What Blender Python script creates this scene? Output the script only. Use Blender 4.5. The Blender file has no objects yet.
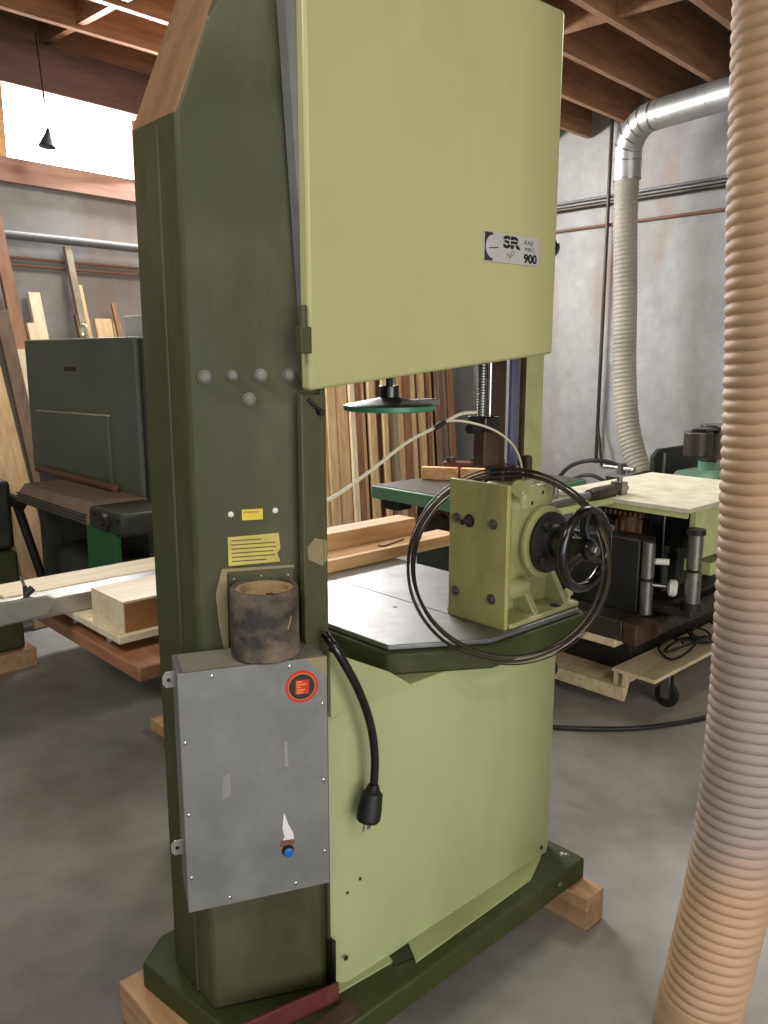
import bpy, bmesh, math, random
from mathutils import Vector, Matrix
random.seed(7)
PI=math.pi
C=bpy.context.scene.collection
IM=Matrix.Identity(4)
# machine-aligned frame: most machines in the shop stand parallel to each other
A47=math.radians(43)
MF=Matrix.Translation((.499,2.221,0))@Matrix.Rotation(A47,4,'Z')
def W(s,d,z): return MF@Vector((s,d,z))

# ---------------------------------------------------------------- materials
def lin(c):
    c/=255.
    return c/12.92 if c<=.04045 else ((c+.055)/1.055)**2.4
def rgb(r,g,b): return (lin(r),lin(g),lin(b),1)
def new(name):
    m=bpy.data.materials.new(name);m.use_nodes=True
    nt=m.node_tree;b=nt.nodes['Principled BSDF'];return m,nt,b
def N(nt,t,**k):
    n=nt.nodes.new(t)
    for a,v in k.items(): setattr(n,a,v)
    return n
def mat(name,col,rough=.5,metal=0,dirt=None,amt=.5,scale=4,stretch=(1,1,1),bump=0,bscale=60,lo=.45,hi=.7,col2=None,spec=.5,coat=0,rvar=0):
    m,nt,b=new(name);L=nt.links.new
    b.inputs['Roughness'].default_value=rough;b.inputs['Metallic'].default_value=metal
    b.inputs['Specular IOR Level'].default_value=spec
    if coat: b.inputs['Coat Weight'].default_value=coat;b.inputs['Coat Roughness'].default_value=.2
    tc=N(nt,'ShaderNodeTexCoord');mp=N(nt,'ShaderNodeMapping');mp.inputs['Scale'].default_value=stretch
    L(tc.outputs['Object'],mp.inputs['Vector'])
    base=N(nt,'ShaderNodeMix',data_type='RGBA')
    n0=N(nt,'ShaderNodeTexNoise');n0.inputs['Scale'].default_value=scale*.6;n0.inputs['Detail'].default_value=4
    L(mp.outputs[0],n0.inputs['Vector'])
    c2=col2 or tuple(min(1,x*.82) for x in rgb(*col)[:3])+(1,)
    if col2: c2=rgb(*col2)
    base.inputs['A'].default_value=rgb(*col);base.inputs['B'].default_value=c2
    r0=N(nt,'ShaderNodeMapRange');r0.inputs['From Min'].default_value=.35;r0.inputs['From Max'].default_value=.65
    L(n0.outputs['Fac'],r0.inputs['Value']);L(r0.outputs[0],base.inputs['Factor'])
    out=base.outputs['Result']
    if dirt:
        n1=N(nt,'ShaderNodeTexNoise');n1.inputs['Scale'].default_value=scale;n1.inputs['Detail'].default_value=8;n1.inputs['Roughness'].default_value=.65
        L(mp.outputs[0],n1.inputs['Vector'])
        r1=N(nt,'ShaderNodeMapRange');r1.inputs['From Min'].default_value=lo;r1.inputs['From Max'].default_value=hi;r1.inputs['To Max'].default_value=amt
        L(n1.outputs['Fac'],r1.inputs['Value'])
        mx=N(nt,'ShaderNodeMix',data_type='RGBA');mx.inputs['B'].default_value=rgb(*dirt)
        L(r1.outputs[0],mx.inputs['Factor']);L(out,mx.inputs['A']);out=mx.outputs['Result']
        if rvar:
            r2=N(nt,'ShaderNodeMapRange');r2.inputs['To Min'].default_value=rough;r2.inputs['To Max'].default_value=rough+rvar
            L(n1.outputs['Fac'],r2.inputs['Value']);L(r2.outputs[0],b.inputs['Roughness'])
    L(out,b.inputs['Base Color'])
    if bump:
        n2=N(nt,'ShaderNodeTexNoise');n2.inputs['Scale'].default_value=bscale;n2.inputs['Detail'].default_value=5
        L(mp.outputs[0],n2.inputs['Vector'])
        bp=N(nt,'ShaderNodeBump');bp.inputs['Strength'].default_value=bump;bp.inputs['Distance'].default_value=.01
        L(n2.outputs['Fac'],bp.inputs['Height']);L(bp.outputs[0],b.inputs['Normal'])
    return m
def wood(name,c1,c2,scale=6,axis='X',rough=.6,bands=10):
    m,nt,b=new(name);L=nt.links.new;b.inputs['Roughness'].default_value=rough
    tc=N(nt,'ShaderNodeTexCoord');mp=N(nt,'ShaderNodeMapping')
    st={'X':(.12,1,1),'Y':(1,.12,1),'Z':(1,1,.12)}[axis];mp.inputs['Scale'].default_value=st
    oi=N(nt,'ShaderNodeObjectInfo')
    ad=N(nt,'ShaderNodeVectorMath',operation='ADD')
    mu=N(nt,'ShaderNodeMath',operation='MULTIPLY');mu.inputs[1].default_value=37
    L(oi.outputs['Random'],mu.inputs[0]);L(tc.outputs['Object'],ad.inputs[0]);L(mu.outputs[0],ad.inputs[1])
    L(ad.outputs[0],mp.inputs['Vector'])
    n=N(nt,'ShaderNodeTexNoise');n.inputs['Scale'].default_value=scale*3;n.inputs['Detail'].default_value=6;n.inputs['Distortion'].default_value=.4
    L(mp.outputs[0],n.inputs['Vector'])
    w=N(nt,'ShaderNodeTexNoise');w.inputs['Scale'].default_value=scale*bands;w.inputs['Detail'].default_value=3
    L(mp.outputs[0],w.inputs['Vector'])
    a=N(nt,'ShaderNodeMath',operation='ADD');L(n.outputs['Fac'],a.inputs[0]);L(w.outputs['Fac'],a.inputs[1])
    r=N(nt,'ShaderNodeMapRange');r.inputs['From Min'].default_value=.75;r.inputs['From Max'].default_value=1.25
    L(a.outputs[0],r.inputs['Value'])
    mx=N(nt,'ShaderNodeMix',data_type='RGBA');mx.inputs['A'].default_value=rgb(*c1);mx.inputs['B'].default_value=rgb(*c2)
    L(r.outputs[0],mx.inputs['Factor']);L(mx.outputs['Result'],b.inputs['Base Color'])
    return m
def emit(name,col,s):
    m,nt,b=new(name);b.inputs['Base Color'].default_value=rgb(*col)
    b.inputs['Emission Color'].default_value=rgb(*col);b.inputs['Emission Strength'].default_value=s;return m
M={}
M['green']=mat('dark_green_paint',(68,69,41),.45,0,(106,100,76),.55,5,(1,1,.45),.05,30,.48,.75,col2=(62,66,34),rvar=.2,spec=.35)
M['green_base']=mat('base_green_paint',(58,66,28),.5,0,(96,90,64),.5,9,lo=.5,hi=.72,bump=.1,spec=.3)
M['dust']=mat('sawdust_film',(150,112,80),.9,0,(98,78,56),.6,14,(1,1,.4),.3,80)
M['pale']=mat('pale_green_paint',(184,183,132),.4,0,(150,140,98),.25,4,(1,1,.6),.02,25,.5,.78,col2=(178,178,124))
M['pale2']=mat('lower_pale_paint',(174,181,132),.42,0,(118,118,80),.35,3.5,(1,1,.5),.03,25,.48,.78,col2=(165,173,122))
M['cast']=mat('cast_pale_paint',(168,168,116),.32,0,(132,104,66),.5,16,lo=.56,hi=.72,bump=.12,bscale=90,coat=.2)
M['plate']=mat('scuffed_pale_plate',(170,166,104),.4,0,(116,98,58),.45,12,(1,1,.6),.1,80,.52,.72)
M['galv']=mat('galvanized_sheet',(138,138,136),.45,.4,(108,108,106),.5,14,(1,1,1),.03,60,.4,.7,rvar=.15)
M['galv_dust']=mat('dusty_galvanized_top',(150,146,134),.6,.2,(128,118,98),.6,9)
M['galv_duct']=mat('galvanized_duct_metal',(176,176,172),.48,.8,(140,140,136),.5,7)
M['table']=mat('ground_steel_table',(150,152,152),.24,.9,(110,98,80),.55,7,(1,1,1),.03,40,.52,.75,rvar=.3)
M['steel']=mat('bare_steel',(150,148,142),.35,.9,(90,78,62),.4,30)
M['dsteel']=mat('dark_oiled_steel',(70,66,60),.45,.7,(100,84,64),.5,25)
M['chrome']=mat('chrome',(200,200,200),.15,1)
M['blade']=mat('saw_blade_steel',(92,84,76),.35,.85,(70,52,38),.5,50)
M['black']=mat('black_gloss',(14,14,14),.22,0,(60,55,48),.3,20,coat=.3)
M['blackm']=mat('black_matte',(20,20,19),.55,0,(60,54,46),.35,12)
M['rubber']=mat('dusty_black_rubber',(52,49,47),.8,0,(138,122,100),.75,11,(1,1,1.4),.2,60,.42,.68)
M['cork']=mat('cardboard_core',(176,150,112),.8,0,(110,84,56),.5,40)
M['cap']=mat('dull_bolt_cap',(112,110,102),.5,.3,(80,76,66),.4,60)
M['handle']=mat('grey_knob',(110,106,98),.4,.5)
M['yellow']=mat('yellow_label',(226,196,40),.5)
M['yellow2']=mat('pale_yellow_label',(206,190,96),.6,0,(150,132,70),.4,30)
M['ink']=mat('label_ink',(84,70,40),.7)
M['tag']=mat('brushed_name_plate',(196,196,194),.45,.25)
M['tagd']=mat('dark_plate_field',(72,72,74),.4,.5)
M['red']=mat('sticker_red',(205,42,34),.45)
M['dkgreen']=mat('sticker_dark_green',(22,34,24),.5)
M['orange']=mat('sticker_orange',(238,146,40),.5)
M['blue']=mat('blue_push_button',(28,110,190),.25)
M['white']=mat('white_plastic',(226,224,216),.4)
M['paper']=mat('white_carton',(236,232,228),.7)
M['tape']=mat('masking_tape',(150,138,104),.8)
M['hosew']=mat('cream_air_hose',(222,214,186),.5)
M['maroon']=mat('maroon_painted_steel',(98,42,40),.5,0,(120,84,66),.4,20)
M['brownsteel']=mat('brown_rusty_steel',(72,54,44),.6,.3,(100,76,56),.5,20)
M['pine']=wood('pine',(226,190,138),(200,152,98),axis='X')
M['pinef']=wood('pale_birch_plywood',(236,220,190),(218,196,158),axis='X')
M['fir']=wood('red_fir',(166,116,82),(132,86,58),axis='Y')
M['firx']=wood('golden_fir',(226,184,134),(196,146,94),axis='X')
M['end']=wood('cut_beam',(178,124,78),(140,92,54),axis='X',bands=4)
M['ply']=wood('dusty_plywood',(222,204,168),(196,172,132),axis='X')
M['blockw']=wood('block_wood',(196,158,120),(168,128,90),axis='Y')
M['joist']=wood('joist_fir',(164,122,88),(128,90,62),axis='X',scale=3)
M['deck']=wood('roof_deck_fir',(96,70,50),(70,50,36),axis='Y',scale=2)
M['beam']=wood('ledger_fir',(104,74,66),(80,56,50),axis='X',scale=3)
M['sillw']=wood('sill_fir',(196,156,138),(168,126,110),axis='X',scale=3)
M['bright']=wood('lit_joist_edge',(226,204,168),(196,160,118),axis='X',scale=3)  # joist wood with light on the underside put into its colour; unassigned
M['teal']=mat('teal_machine_paint',(92,132,104),.5,0,(120,116,96),.5,12)
M['tealr']=mat('green_enamel',(62,128,88),.35)
M['sander']=mat('sander_grey_green',(100,106,90),.5,0,(112,110,92),.4,5,(1,1,.6))
M['sanderd']=mat('sander_dark_frame',(44,48,42),.55,0,(80,74,60),.4,8)
M['brightgreen']=mat('bright_green_guard',(24,104,48),.5)
M['belt']=mat('conveyor_belt',(150,130,108),.8,0,(110,92,72),.5,18)
M['alu']=mat('aluminium_bar',(176,174,168),.36,.7,(140,136,126),.4,12)
M['copper']=mat('brown_copper_chain',(92,64,46),.55,.4)
M['lime']=mat('lime_machine_paint',(190,198,134),.5,0,(150,140,96),.4,14)
M['beige']=mat('dusty_machine_top',(206,200,176),.6,0,(150,138,108),.5,14)
M['navy']=mat('bluish_steel_strip',(150,150,190),.3,.6)
M['pipe']=mat('grey_conduit',(120,120,120),.5,.4)
M['rust']=mat('rusty_pipe',(128,92,70),.7,.2)
def hosemat(name,c1,c2,band=None):
    m,nt,b=new(name);L=nt.links.new;b.inputs['Roughness'].default_value=.62
    tc=N(nt,'ShaderNodeTexCoord');n=N(nt,'ShaderNodeTexNoise');n.inputs['Scale'].default_value=2.2;n.inputs['Detail'].default_value=5
    L(tc.outputs['Object'],n.inputs['Vector'])
    r=N(nt,'ShaderNodeMapRange');r.inputs['From Min'].default_value=.4;r.inputs['From Max'].default_value=.62;L(n.outputs['Fac'],r.inputs['Value'])
    mx=N(nt,'ShaderNodeMix',data_type='RGBA');mx.inputs['A'].default_value=rgb(*c1);mx.inputs['B'].default_value=rgb(*c2)
    L(r.outputs[0],mx.inputs['Factor']);out=mx.outputs['Result']
    if band:
        sp=N(nt,'ShaderNodeSeparateXYZ');L(tc.outputs['Object'],sp.inputs[0])
        ad=N(nt,'ShaderNodeMath',operation='MULTIPLY_ADD');ad.inputs[1].default_value=.5;L(n.outputs['Fac'],ad.inputs[0]);L(sp.outputs['Z'],ad.inputs[2])
        cr=N(nt,'ShaderNodeValToRGB');L(ad.outputs[0],cr.inputs[0]);e=cr.color_ramp.elements
        # height bands of hose colour: grey-violet stretch in the middle
        e[0].position=0;e[0].color=(0,0,0,1);e[1].position=1;e[1].color=(0,0,0,1)
        dv=N(nt,'ShaderNodeMath',operation='DIVIDE');dv.inputs[1].default_value=3.2;L(ad.outputs[0],dv.inputs[0]);L(dv.outputs[0],cr.inputs[0])
        for p,v in((.2,0),(.25,.9),(.38,.7),(.48,0)):
            q=e.new(p);q.color=(v,v,v,1)
        m2=N(nt,'ShaderNodeMix',data_type='RGBA');m2.inputs['B'].default_value=rgb(*band);L(cr.outputs[0],m2.inputs['Factor']);L(out,m2.inputs['A']);out=m2.outputs['Result']
    L(out,b.inputs['Base Color']);return m
M['hose']=hosemat('dusty_tan_flex_hose',(194,156,126),(176,144,116),(150,140,138))
M['hose2']=hosemat('grey_flex_hose',(150,143,124),(130,126,112))
# concrete floor / walls
def concrete(name,c1,c2,c3,sc,bump=.1,rough=.7,rust=None):
    m,nt,b=new(name);L=nt.links.new;b.inputs['Roughness'].default_value=rough
    tc=N(nt,'ShaderNodeTexCoord')
    n=N(nt,'ShaderNodeTexNoise');n.inputs['Scale'].default_value=sc;n.inputs['Detail'].default_value=7;n.inputs['Roughness'].default_value=.6;L(tc.outputs['Object'],n.inputs['Vector'])
    cr=N(nt,'ShaderNodeValToRGB');L(n.outputs['Fac'],cr.inputs[0]);e=cr.color_ramp.elements
    e[0].position=.32;e[0].color=rgb(*c1);e[1].position=.7;e[1].color=rgb(*c3);q=e.new(.5);q.color=rgb(*c2)
    n2=N(nt,'ShaderNodeTexNoise');n2.inputs['Scale'].default_value=sc*14;n2.inputs['Detail'].default_value=6;L(tc.outputs['Object'],n2.inputs['Vector'])
    mx=N(nt,'ShaderNodeMix',data_type='RGBA',blend_type='MULTIPLY');mx.inputs['Factor'].default_value=.35
    L(cr.outputs[0],mx.inputs['A']);L(n2.outputs['Fac'],mx.inputs['B']);out=mx.outputs['Result']
    gm=N(nt,'ShaderNodeMix',data_type='RGBA',blend_type='MIX');gm.inputs['Factor'].default_value=0
    if rust:
        mp=N(nt,'ShaderNodeMapping');mp.inputs['Scale'].default_value=(1.6,1.6,.35);L(tc.outputs['Object'],mp.inputs['Vector'])
        n3=N(nt,'ShaderNodeTexNoise');n3.inputs['Scale'].default_value=1.6;n3.inputs['Detail'].default_value=7;L(mp.outputs[0],n3.inputs['Vector'])
        r=N(nt,'ShaderNodeMapRange');r.inputs['From Min'].default_value=.54;r.inputs['From Max'].default_value=.72;r.inputs['To Max'].default_value=.55;L(n3.outputs['Fac'],r.inputs['Value'])
        m2=N(nt,'ShaderNodeMix',data_type='RGBA');m2.inputs['B'].default_value=rgb(*rust);L(r.outputs[0],m2.inputs['Factor']);L(out,m2.inputs['A']);out=m2.outputs['Result']
    L(out,b.inputs['Base Color'])
    bp=N(nt,'ShaderNodeBump');bp.inputs['Strength'].default_value=bump;bp.inputs['Distance'].default_value=.02;L(n2.outputs['Fac'],bp.inputs['Height']);L(bp.outputs[0],b.inputs['Normal'])
    return m
M['floor']=concrete('concrete_floor',(102,95,84),(150,146,139),(178,174,168),.75,.06,.5)
M['wall']=concrete('concrete_wall',(150,148,145),(168,167,165),(184,182,178),.8,.08,.85,(142,118,98))
M['skyp']=emit('daylight_pane',(255,253,248),16.0)

# ---------------------------------------------------------------- mesh tools
def link(o,parent=None):
    C.objects.link(o)
    if parent: o.parent=parent
    return o
def rootM(o):
    m=Matrix.Identity(4)
    chain=[]
    while o: chain.append(o);o=o.parent
    for x in reversed(chain): m=m@Matrix.LocRotScale(x.location,x.rotation_euler,x.scale)
    return m
def obj(name,bm,material,parent=None,frame=MF,smooth=35,bevel=0,loc=None):
    """one mesh object; the bmesh is given in `frame` coordinates"""
    mats=material if isinstance(material,(list,tuple)) else [material]
    bmesh.ops.recalc_face_normals(bm,faces=bm.faces)
    me=bpy.data.meshes.new(name);o=bpy.data.objects.new(name,me)
    for k in mats: me.materials.append(M[k])
    link(o,parent)
    if parent is None:
        if loc is None:
            xs=[v.co for v in bm.verts]
            c=Vector((sum(v.x for v in xs)/len(xs),sum(v.y for v in xs)/len(xs),min((frame@v).z for v in xs)))
            w=frame@Vector((c.x,c.y,0));w.z=c.z
        else: w=frame@Vector(loc)
        o.location=w;o.rotation_euler=frame.to_euler()
    bm.transform(rootM(o).inverted()@frame)
    bm.to_mesh(me);bm.free()
    if bevel:
        bv=o.modifiers.new('bevel','BEVEL');bv.width=bevel;bv.segments=2;bv.limit_method='ANGLE';bv.angle_limit=math.radians(40)
    for p in me.polygons: p.use_smooth=True
    me.set_sharp_from_angle(angle=math.radians(smooth))
    return o
def tag(o,label,cat,group=None):
    o['label']=label;o['category']=cat
    if group:o['group']=group
    return o
def thing(name,label,cat,loc=(0,0,0),frame=MF,group=None):
    o=bpy.data.objects.new(name,None);C.objects.link(o);o.empty_display_size=.1
    o.location=frame@Vector(loc);o.rotation_euler=frame.to_euler()
    return tag(o,label,cat,group)
def struct(name,bm,m,frame=IM,**k):
    o=obj(name,bm,m,None,frame,**k);o['kind']='structure';return o
def box(bm,x0,x1,y0,y1,z0,z1,mi=0,rot=None,piv=None):
    vs=[bm.verts.new((x,y,z)) for x in(x0,x1) for y in(y0,y1) for z in(z0,z1)]
    for f in((0,1,3,2),(4,6,7,5),(0,4,5,1),(2,3,7,6),(0,2,6,4),(1,5,7,3)):
        bm.faces.new([vs[i] for i in f]).material_index=mi
    if rot is not None:
        p=Vector(piv or ((x0+x1)/2,(y0+y1)/2,(z0+z1)/2))
        for v in vs: v.co=p+rot@(v.co-p)
    return bm
def B(*a,**k): return box(bmesh.new(),*a,**k)
def prism(bm,poly,z0,z1,ax='z',mi=0):
    def P(a,b,c): return {'z':(a,b,c),'y':(a,c,b),'x':(c,a,b)}[ax]
    lo=[bm.verts.new(P(a,b,z0)) for a,b in poly];hi=[bm.verts.new(P(a,b,z1)) for a,b in poly];n=len(poly)
    bm.faces.new(lo[::-1]).material_index=mi;bm.faces.new(hi).material_index=mi
    for i in range(n): bm.faces.new((lo[i],lo[(i+1)%n],hi[(i+1)%n],hi[i])).material_index=mi
    return bm
def loft(bm,rings,caps=True,closed=True):
    R=[[bm.verts.new(p) for p in r] for r in rings];n=len(R[0])
    for a,b in zip(R,R[1:]):
        for i in range(n if closed else n-1):
            bm.faces.new((a[i],a[(i+1)%n],b[(i+1)%n],b[i]))
    if caps: bm.faces.new(R[0][::-1]);bm.faces.new(R[-1])
    return bm
def frm(d):
    d=Vector(d).normalized();u=d.cross(Vector((0,0,1)))
    if u.length<1e-3:u=Vector((1,0,0))
    u.normalize();return u,u.cross(d).normalized()*-1
def lathe(bm,prof,p0,d,seg=32):
    """prof: list of (distance along d, radius)"""
    d=Vector(d).normalized();u,v=frm(d);p0=Vector(p0)
    rings=[[p0+d*t+(u*math.cos(a)+v*math.sin(a))*max(r,1e-4) for a in(2*PI*i/seg for i in range(seg))] for t,r in prof]
    return loft(bm,rings)
def cyl(bm,p0,p1,r,r1=None,seg=24):
    p0=Vector(p0);p1=Vector(p1);L=(p1-p0).length
    return lathe(bm,[(0,r),(L,r if r1 is None else r1)],p0,p1-p0,seg)
def smoothpath(pts,n=8):
    P=[Vector(p) for p in pts]
    if len(P)<3: return P
    P=[P[0]*2-P[1]]+P+[P[-1]*2-P[-2]];out=[]
    for i in range(1,len(P)-2):
        a,b,c,d=P[i-1:i+3]
        for k in range(n):
            t=k/n;out.append(.5*((2*b)+(c-a)*t+(2*a-5*b+4*c-d)*t*t+(3*b-a-3*c+d)*t**3))
    out.append(P[-2]);return out
def sweep(bm,pts,r,seg=12,closed=False,ell=None):
    P=[Vector(p) for p in pts];n=len(P);rings=[];u=None
    for i in range(n):
        t=(P[(i+1)%n]-P[i-1]) if closed else (P[min(i+1,n-1)]-P[max(i-1,0)])
        t.normalize()
        if u is None: u,_=frm(t)
        u=(u-t*u.dot(t)).normalized();v=t.cross(u)
        rr=r(i/(n-1)) if callable(r) else r
        ra,rb=(rr,rr) if ell is None else ell
        rings.append([P[i]+u*math.cos(a)*ra+v*math.sin(a)*rb for a in(2*PI*k/seg for k in range(seg))])
    if closed: rings.append(rings[0]);R=rings
    loft(bm,rings,caps=not closed)
    if closed: bmesh.ops.remove_doubles(bm,verts=bm.verts,dist=1e-5)
    return bm
def tube(pts,r,seg=12,n=8): return sweep(bmesh.new(),smoothpath(pts,n),r,seg)
def corrugated(pts,R,pitch=.026,amp=.05,seg=40,sub=6):
    P=smoothpath(pts,24);L=[0]
    for a,b in zip(P,P[1:]): L.append(L[-1]+(b-a).length)
    tot=L[-1];n=int(tot/pitch*sub);bm=bmesh.new();rings=[];u=None;j=0
    for i in range(n+1):
        s=tot*i/n
        while j<len(L)-2 and L[j+1]<s:j+=1
        f=(s-L[j])/max(1e-9,L[j+1]-L[j]);p=P[j].lerp(P[j+1],f);t=(P[j+1]-P[j]).normalized()
        a0=(P[min(j+2,len(P)-1)]-P[max(j-1,0)]).normalized();t=a0
        if u is None:u,_=frm(t)
        u=(u-t*u.dot(t)).normalized();v=t.cross(u)
        ring=[]
        for k in range(seg):
            a=2*PI*k/seg;ph=(s/pitch-k/seg)%1
            h=(abs(math.sin(PI*ph)))**.6
            r=R*(1-amp+amp*h)
            ring.append(p+(u*math.cos(a)+v*math.sin(a))*r)
        rings.append(ring)
    return loft(bm,rings)
def bolt(p,d,r=.009,h=.006,washer=True):
    bm=bmesh.new();d=Vector(d).normalized();p=Vector(p)-d*.001
    if washer: lathe(bm,[(0,r*1.45),(.002,r*1.45)],p,d,20)
    lathe(bm,[(0,r),(h*.9,r),(h,r*.85)],p,d,6)
    return bm
def dome(p,d,r,h=None):
    h=h or r*.5;p=Vector(p)-Vector(d).normalized()*.001
    return lathe(bmesh.new(),[(0,r),(h*.4,r*.97),(h*.75,r*.75),(h*.95,r*.4),(h,.001)],p,d,20)
def text(body,size,frame,extrude=.0004,bold=0,sx=1,font=None):
    cu=bpy.data.curves.new('t','FONT');cu.body=body;cu.size=size;cu.extrude=extrude;cu.offset=bold;cu.resolution_u=3
    o=bpy.data.objects.new('t',cu);C.objects.link(o)
    me=o.to_mesh();bm=bmesh.new();bm.from_mesh(me);o.to_mesh_clear();bpy.data.objects.remove(o);bpy.data.curves.remove(cu)
    for v in bm.verts:v.co.x*=sx
    bm.transform(frame);return bm
def facing(p,right,normal):
    """frame at p with local x=right, z=normal"""
    x=Vector(right).normalized();z=Vector(normal).normalized();y=z.cross(x)
    return Matrix(((x.x,y.x,z.x,p[0]),(x.y,y.y,z.y,p[1]),(x.z,y.z,z.z,p[2]),(0,0,0,1)))

#=================================================================== SETTING
cor=Vector((.76,8.96,0));lr=math.radians(40);rr=math.radians(41)
dl=Vector((-math.sin(lr),-math.cos(lr),0));dr=Vector((math.sin(rr),-math.cos(rr),0))
LFr=Matrix(((dl.x,-dl.y,0,cor.x),(dl.y,dl.x,0,cor.y),(0,0,1,0),(0,0,0,1)))   # x along left wall away from the corner
RFr=Matrix(((dr.x,-dr.y,0,cor.x),(dr.y,dr.x,0,cor.y),(0,0,1,0),(0,0,0,1)))
# left: interior is at +y? determine sign so that camera lies on the inner side
def inner(F):
    return 1 if (F.inverted()@Vector((0,0,1.6))).y>0 else -1
li=inner(LFr);ri=inner(RFr)
LL=17.0
WT=.25
def wy(side,a,b): return (min(side*a,side*b),max(side*a,side*b))
bm=bmesh.new();prism(bm,[(-10.6,-4.3),(12.4,-4.3),(12.4,9.5),(-10.6,9.5)],-.12,0)
struct('floor',bm,'floor')
y0,y1=wy(li,-WT,0)
bm=B(-.25,LL,y0,y1,0,2.62);box(bm,-.25,LL,y0,y1,3.17,3.45);box(bm,-.25,.7,y0,y1,2.62,3.17);box(bm,5.6,LL,y0,y1,2.62,3.17)
struct('wall_left',bm,'wall',LFr)
y0,y1=wy(ri,-WT,0)
struct('wall_right',B(0,LL,y0,y1,0,3.75),'wall',RFr)
# clerestory window high in the left wall (milky, blown out by daylight)
o=struct('window_1',B(.7,4.72,*wy(li,-.14,-.1),2.76,3.17),'skyp',LFr)
o['label']='long clerestory window high in the left wall, blown out by daylight'
struct('trim_1',B(.5,5.6,*wy(li,-.12,.05),2.62,2.76),'sillw',LFr)
struct('trim_2',B(.0,LL-3,*wy(li,0,.09),3.17,3.44),'beam',LFr)
bm=B(4.72,5.6,*wy(li,-.14,-.02),2.76,3.17)
struct('trim_3',bm,'pine',LFr)
for k,x in enumerate((1.6,2.7,3.75)):
    struct('trim_%d'%(k+4),B(x,x+.05,*wy(li,-.13,-.06),2.76,3.17),'sillw',LFr)
# back wall behind the camera, with an unseen bay opening added to let light in
a=cor+dl*LL;b=cor+dr*LL
bw=(b-a);ang=math.atan2(bw.y,bw.x);BF=Matrix.Translation(a)@Matrix.Rotation(ang,4,'Z');bl=bw.length
bm=B(0,bl*.26,-.2,0,0,3.75);box(bm,bl*.74,bl,-.2,0,0,3.75);box(bm,bl*.26,bl*.74,-.2,0,3.3,3.75)
struct('wall_back',bm,'wall',BF)
# roof: deck, joists and blocking
JA=math.radians(43);JV0=1.611;JF=Matrix.Rotation(PI/2-JA,4,'Z')
bm=bmesh.new();prism(bm,[(-10.6,-4.3),(12.4,-4.3),(12.4,9.9),(-10.6,9.9)],3.75,3.85)
struct('ceiling',bm,'deck')
def clip(v):  # x-range of a joist at offset v lying inside the two walls
    xs=[]
    for F,s in((LFr,li),(RFr,ri)):
        Fi=F.inverted()
        q0=Fi@(JF@Vector((-30,v,0)));q1=Fi@(JF@Vector((30,v,0)))
        if abs(q1.y-q0.y)<1: continue
        t=(0-q0.y)/(q1.y-q0.y);xs.append(-30+60*t)
    return xs
k=0
JH=[]
for i in range(15):
    v=JV0+.467*(i-5)
    xr=(RFr.inverted()@(JF@Vector((0,v,0)))).y
    q0=(RFr.inverted()@(JF@Vector((0,v,0))));q1=(RFr.inverted()@(JF@Vector((1,v,0))))
    xe=-q0.y/(q1.y-q0.y)
    q0=(LFr.inverted()@(JF@Vector((0,v,0))));q1=(LFr.inverted()@(JF@Vector((1,v,0))))
    xl=-q0.y/(q1.y-q0.y) if abs(q1.y-q0.y)>.02 else -9
    x0=-7.5
    if x0>xe-1: continue
    JH.append((v,x0,xe))
    o=struct('trim_%d'%(7+k),B(x0,xe-.02,v,v+.045,3.45,3.75),['joist'],JF);k+=1
for (v,x0,xe),(v2,_,_2) in zip(JH,JH[1:]):
    for bx in (-1.4,.6,2.62,4.64):
        if x0+.3<bx<min(xe,_2)-.3:
            struct('trim_%d'%(7+k),B(bx,bx+.045,v+.045,v2,3.47,3.72),'joist',JF);k+=1
# conduits, pipes on the walls
tag(obj('conduit',sweep(bmesh.new(),[(.3,li*.05,2.312),(LL-8,li*.05,2.312)],.028,12),'pipe',None,LFr),'fat grey conduit running along the left wall below the window','conduit')
for z,w in((2.18,'upper'),(2.135,'lower')):
    tag(obj('pipe',sweep(bmesh.new(),[(.3,li*.03,z),(LL-8,li*.03,z)],.010,10),'rust',None,LFr),'%s of the two thin rusty pipes under the grey conduit on the left wall'%w,'pipe','rusty pipes on the left wall')
for z,w,r,m in((2.935,'upper',.012,'pipe'),(2.88,'lower',.022,'dsteel')):
    tag(obj('conduit',sweep(bmesh.new(),[(.1,ri*.04,z),(7,ri*.04,z)],r,12),m,None,RFr),('thin grey %s conduit' if w=='upper' else 'thicker dark %s conduit')%w+' crossing the right wall behind the metal duct','conduit')
tag(obj('pipe',sweep(bmesh.new(),[(.1,ri*.03,2.7),(7,ri*.03,2.7)],.012,10),'rust',None,RFr),'thin rusty brown pipe crossing the right wall below the conduits','pipe')
bm=bmesh.new();cyl(bm,(1.855,ri*.06,.62),(1.855,ri*.06,3.75),.016)
tag(obj('conduit',bm,'dsteel',None,RFr),'vertical dark conduit on the right wall just left of the hose','conduit')
bm=tube([(1.87,ri*.08,1.55),(1.88,ri*.09,1.0),(1.93,ri*.12,.8),(1.98,ri*.16,.62)],.012)
tag(obj('cable',bm,'blackm',None,RFr),'black cable dropping down beside the vertical conduit','cable')

#=================================================================== BAND SAW
saw=thing('band_saw','large two-tone green band saw with pale upper door standing on wood blocks','band saw',(-.5,.15,.1))
# base plinth
pl=[(.03,-.09),(-.98,-.09),(-1.06,-.03),(-1.11,.39),(-1.03,.45),(.03,.45)]
base=obj('base',prism(bmesh.new(),pl,.10,.165),'green_base',saw,bevel=.006)
obj('bolt',bolt((-.0,-.04,.165),(0,0,1),.010),'steel',base)
obj('bolt',dome((-.09,-.09,.135),(0,-1,0),.008),'steel',base)
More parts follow.
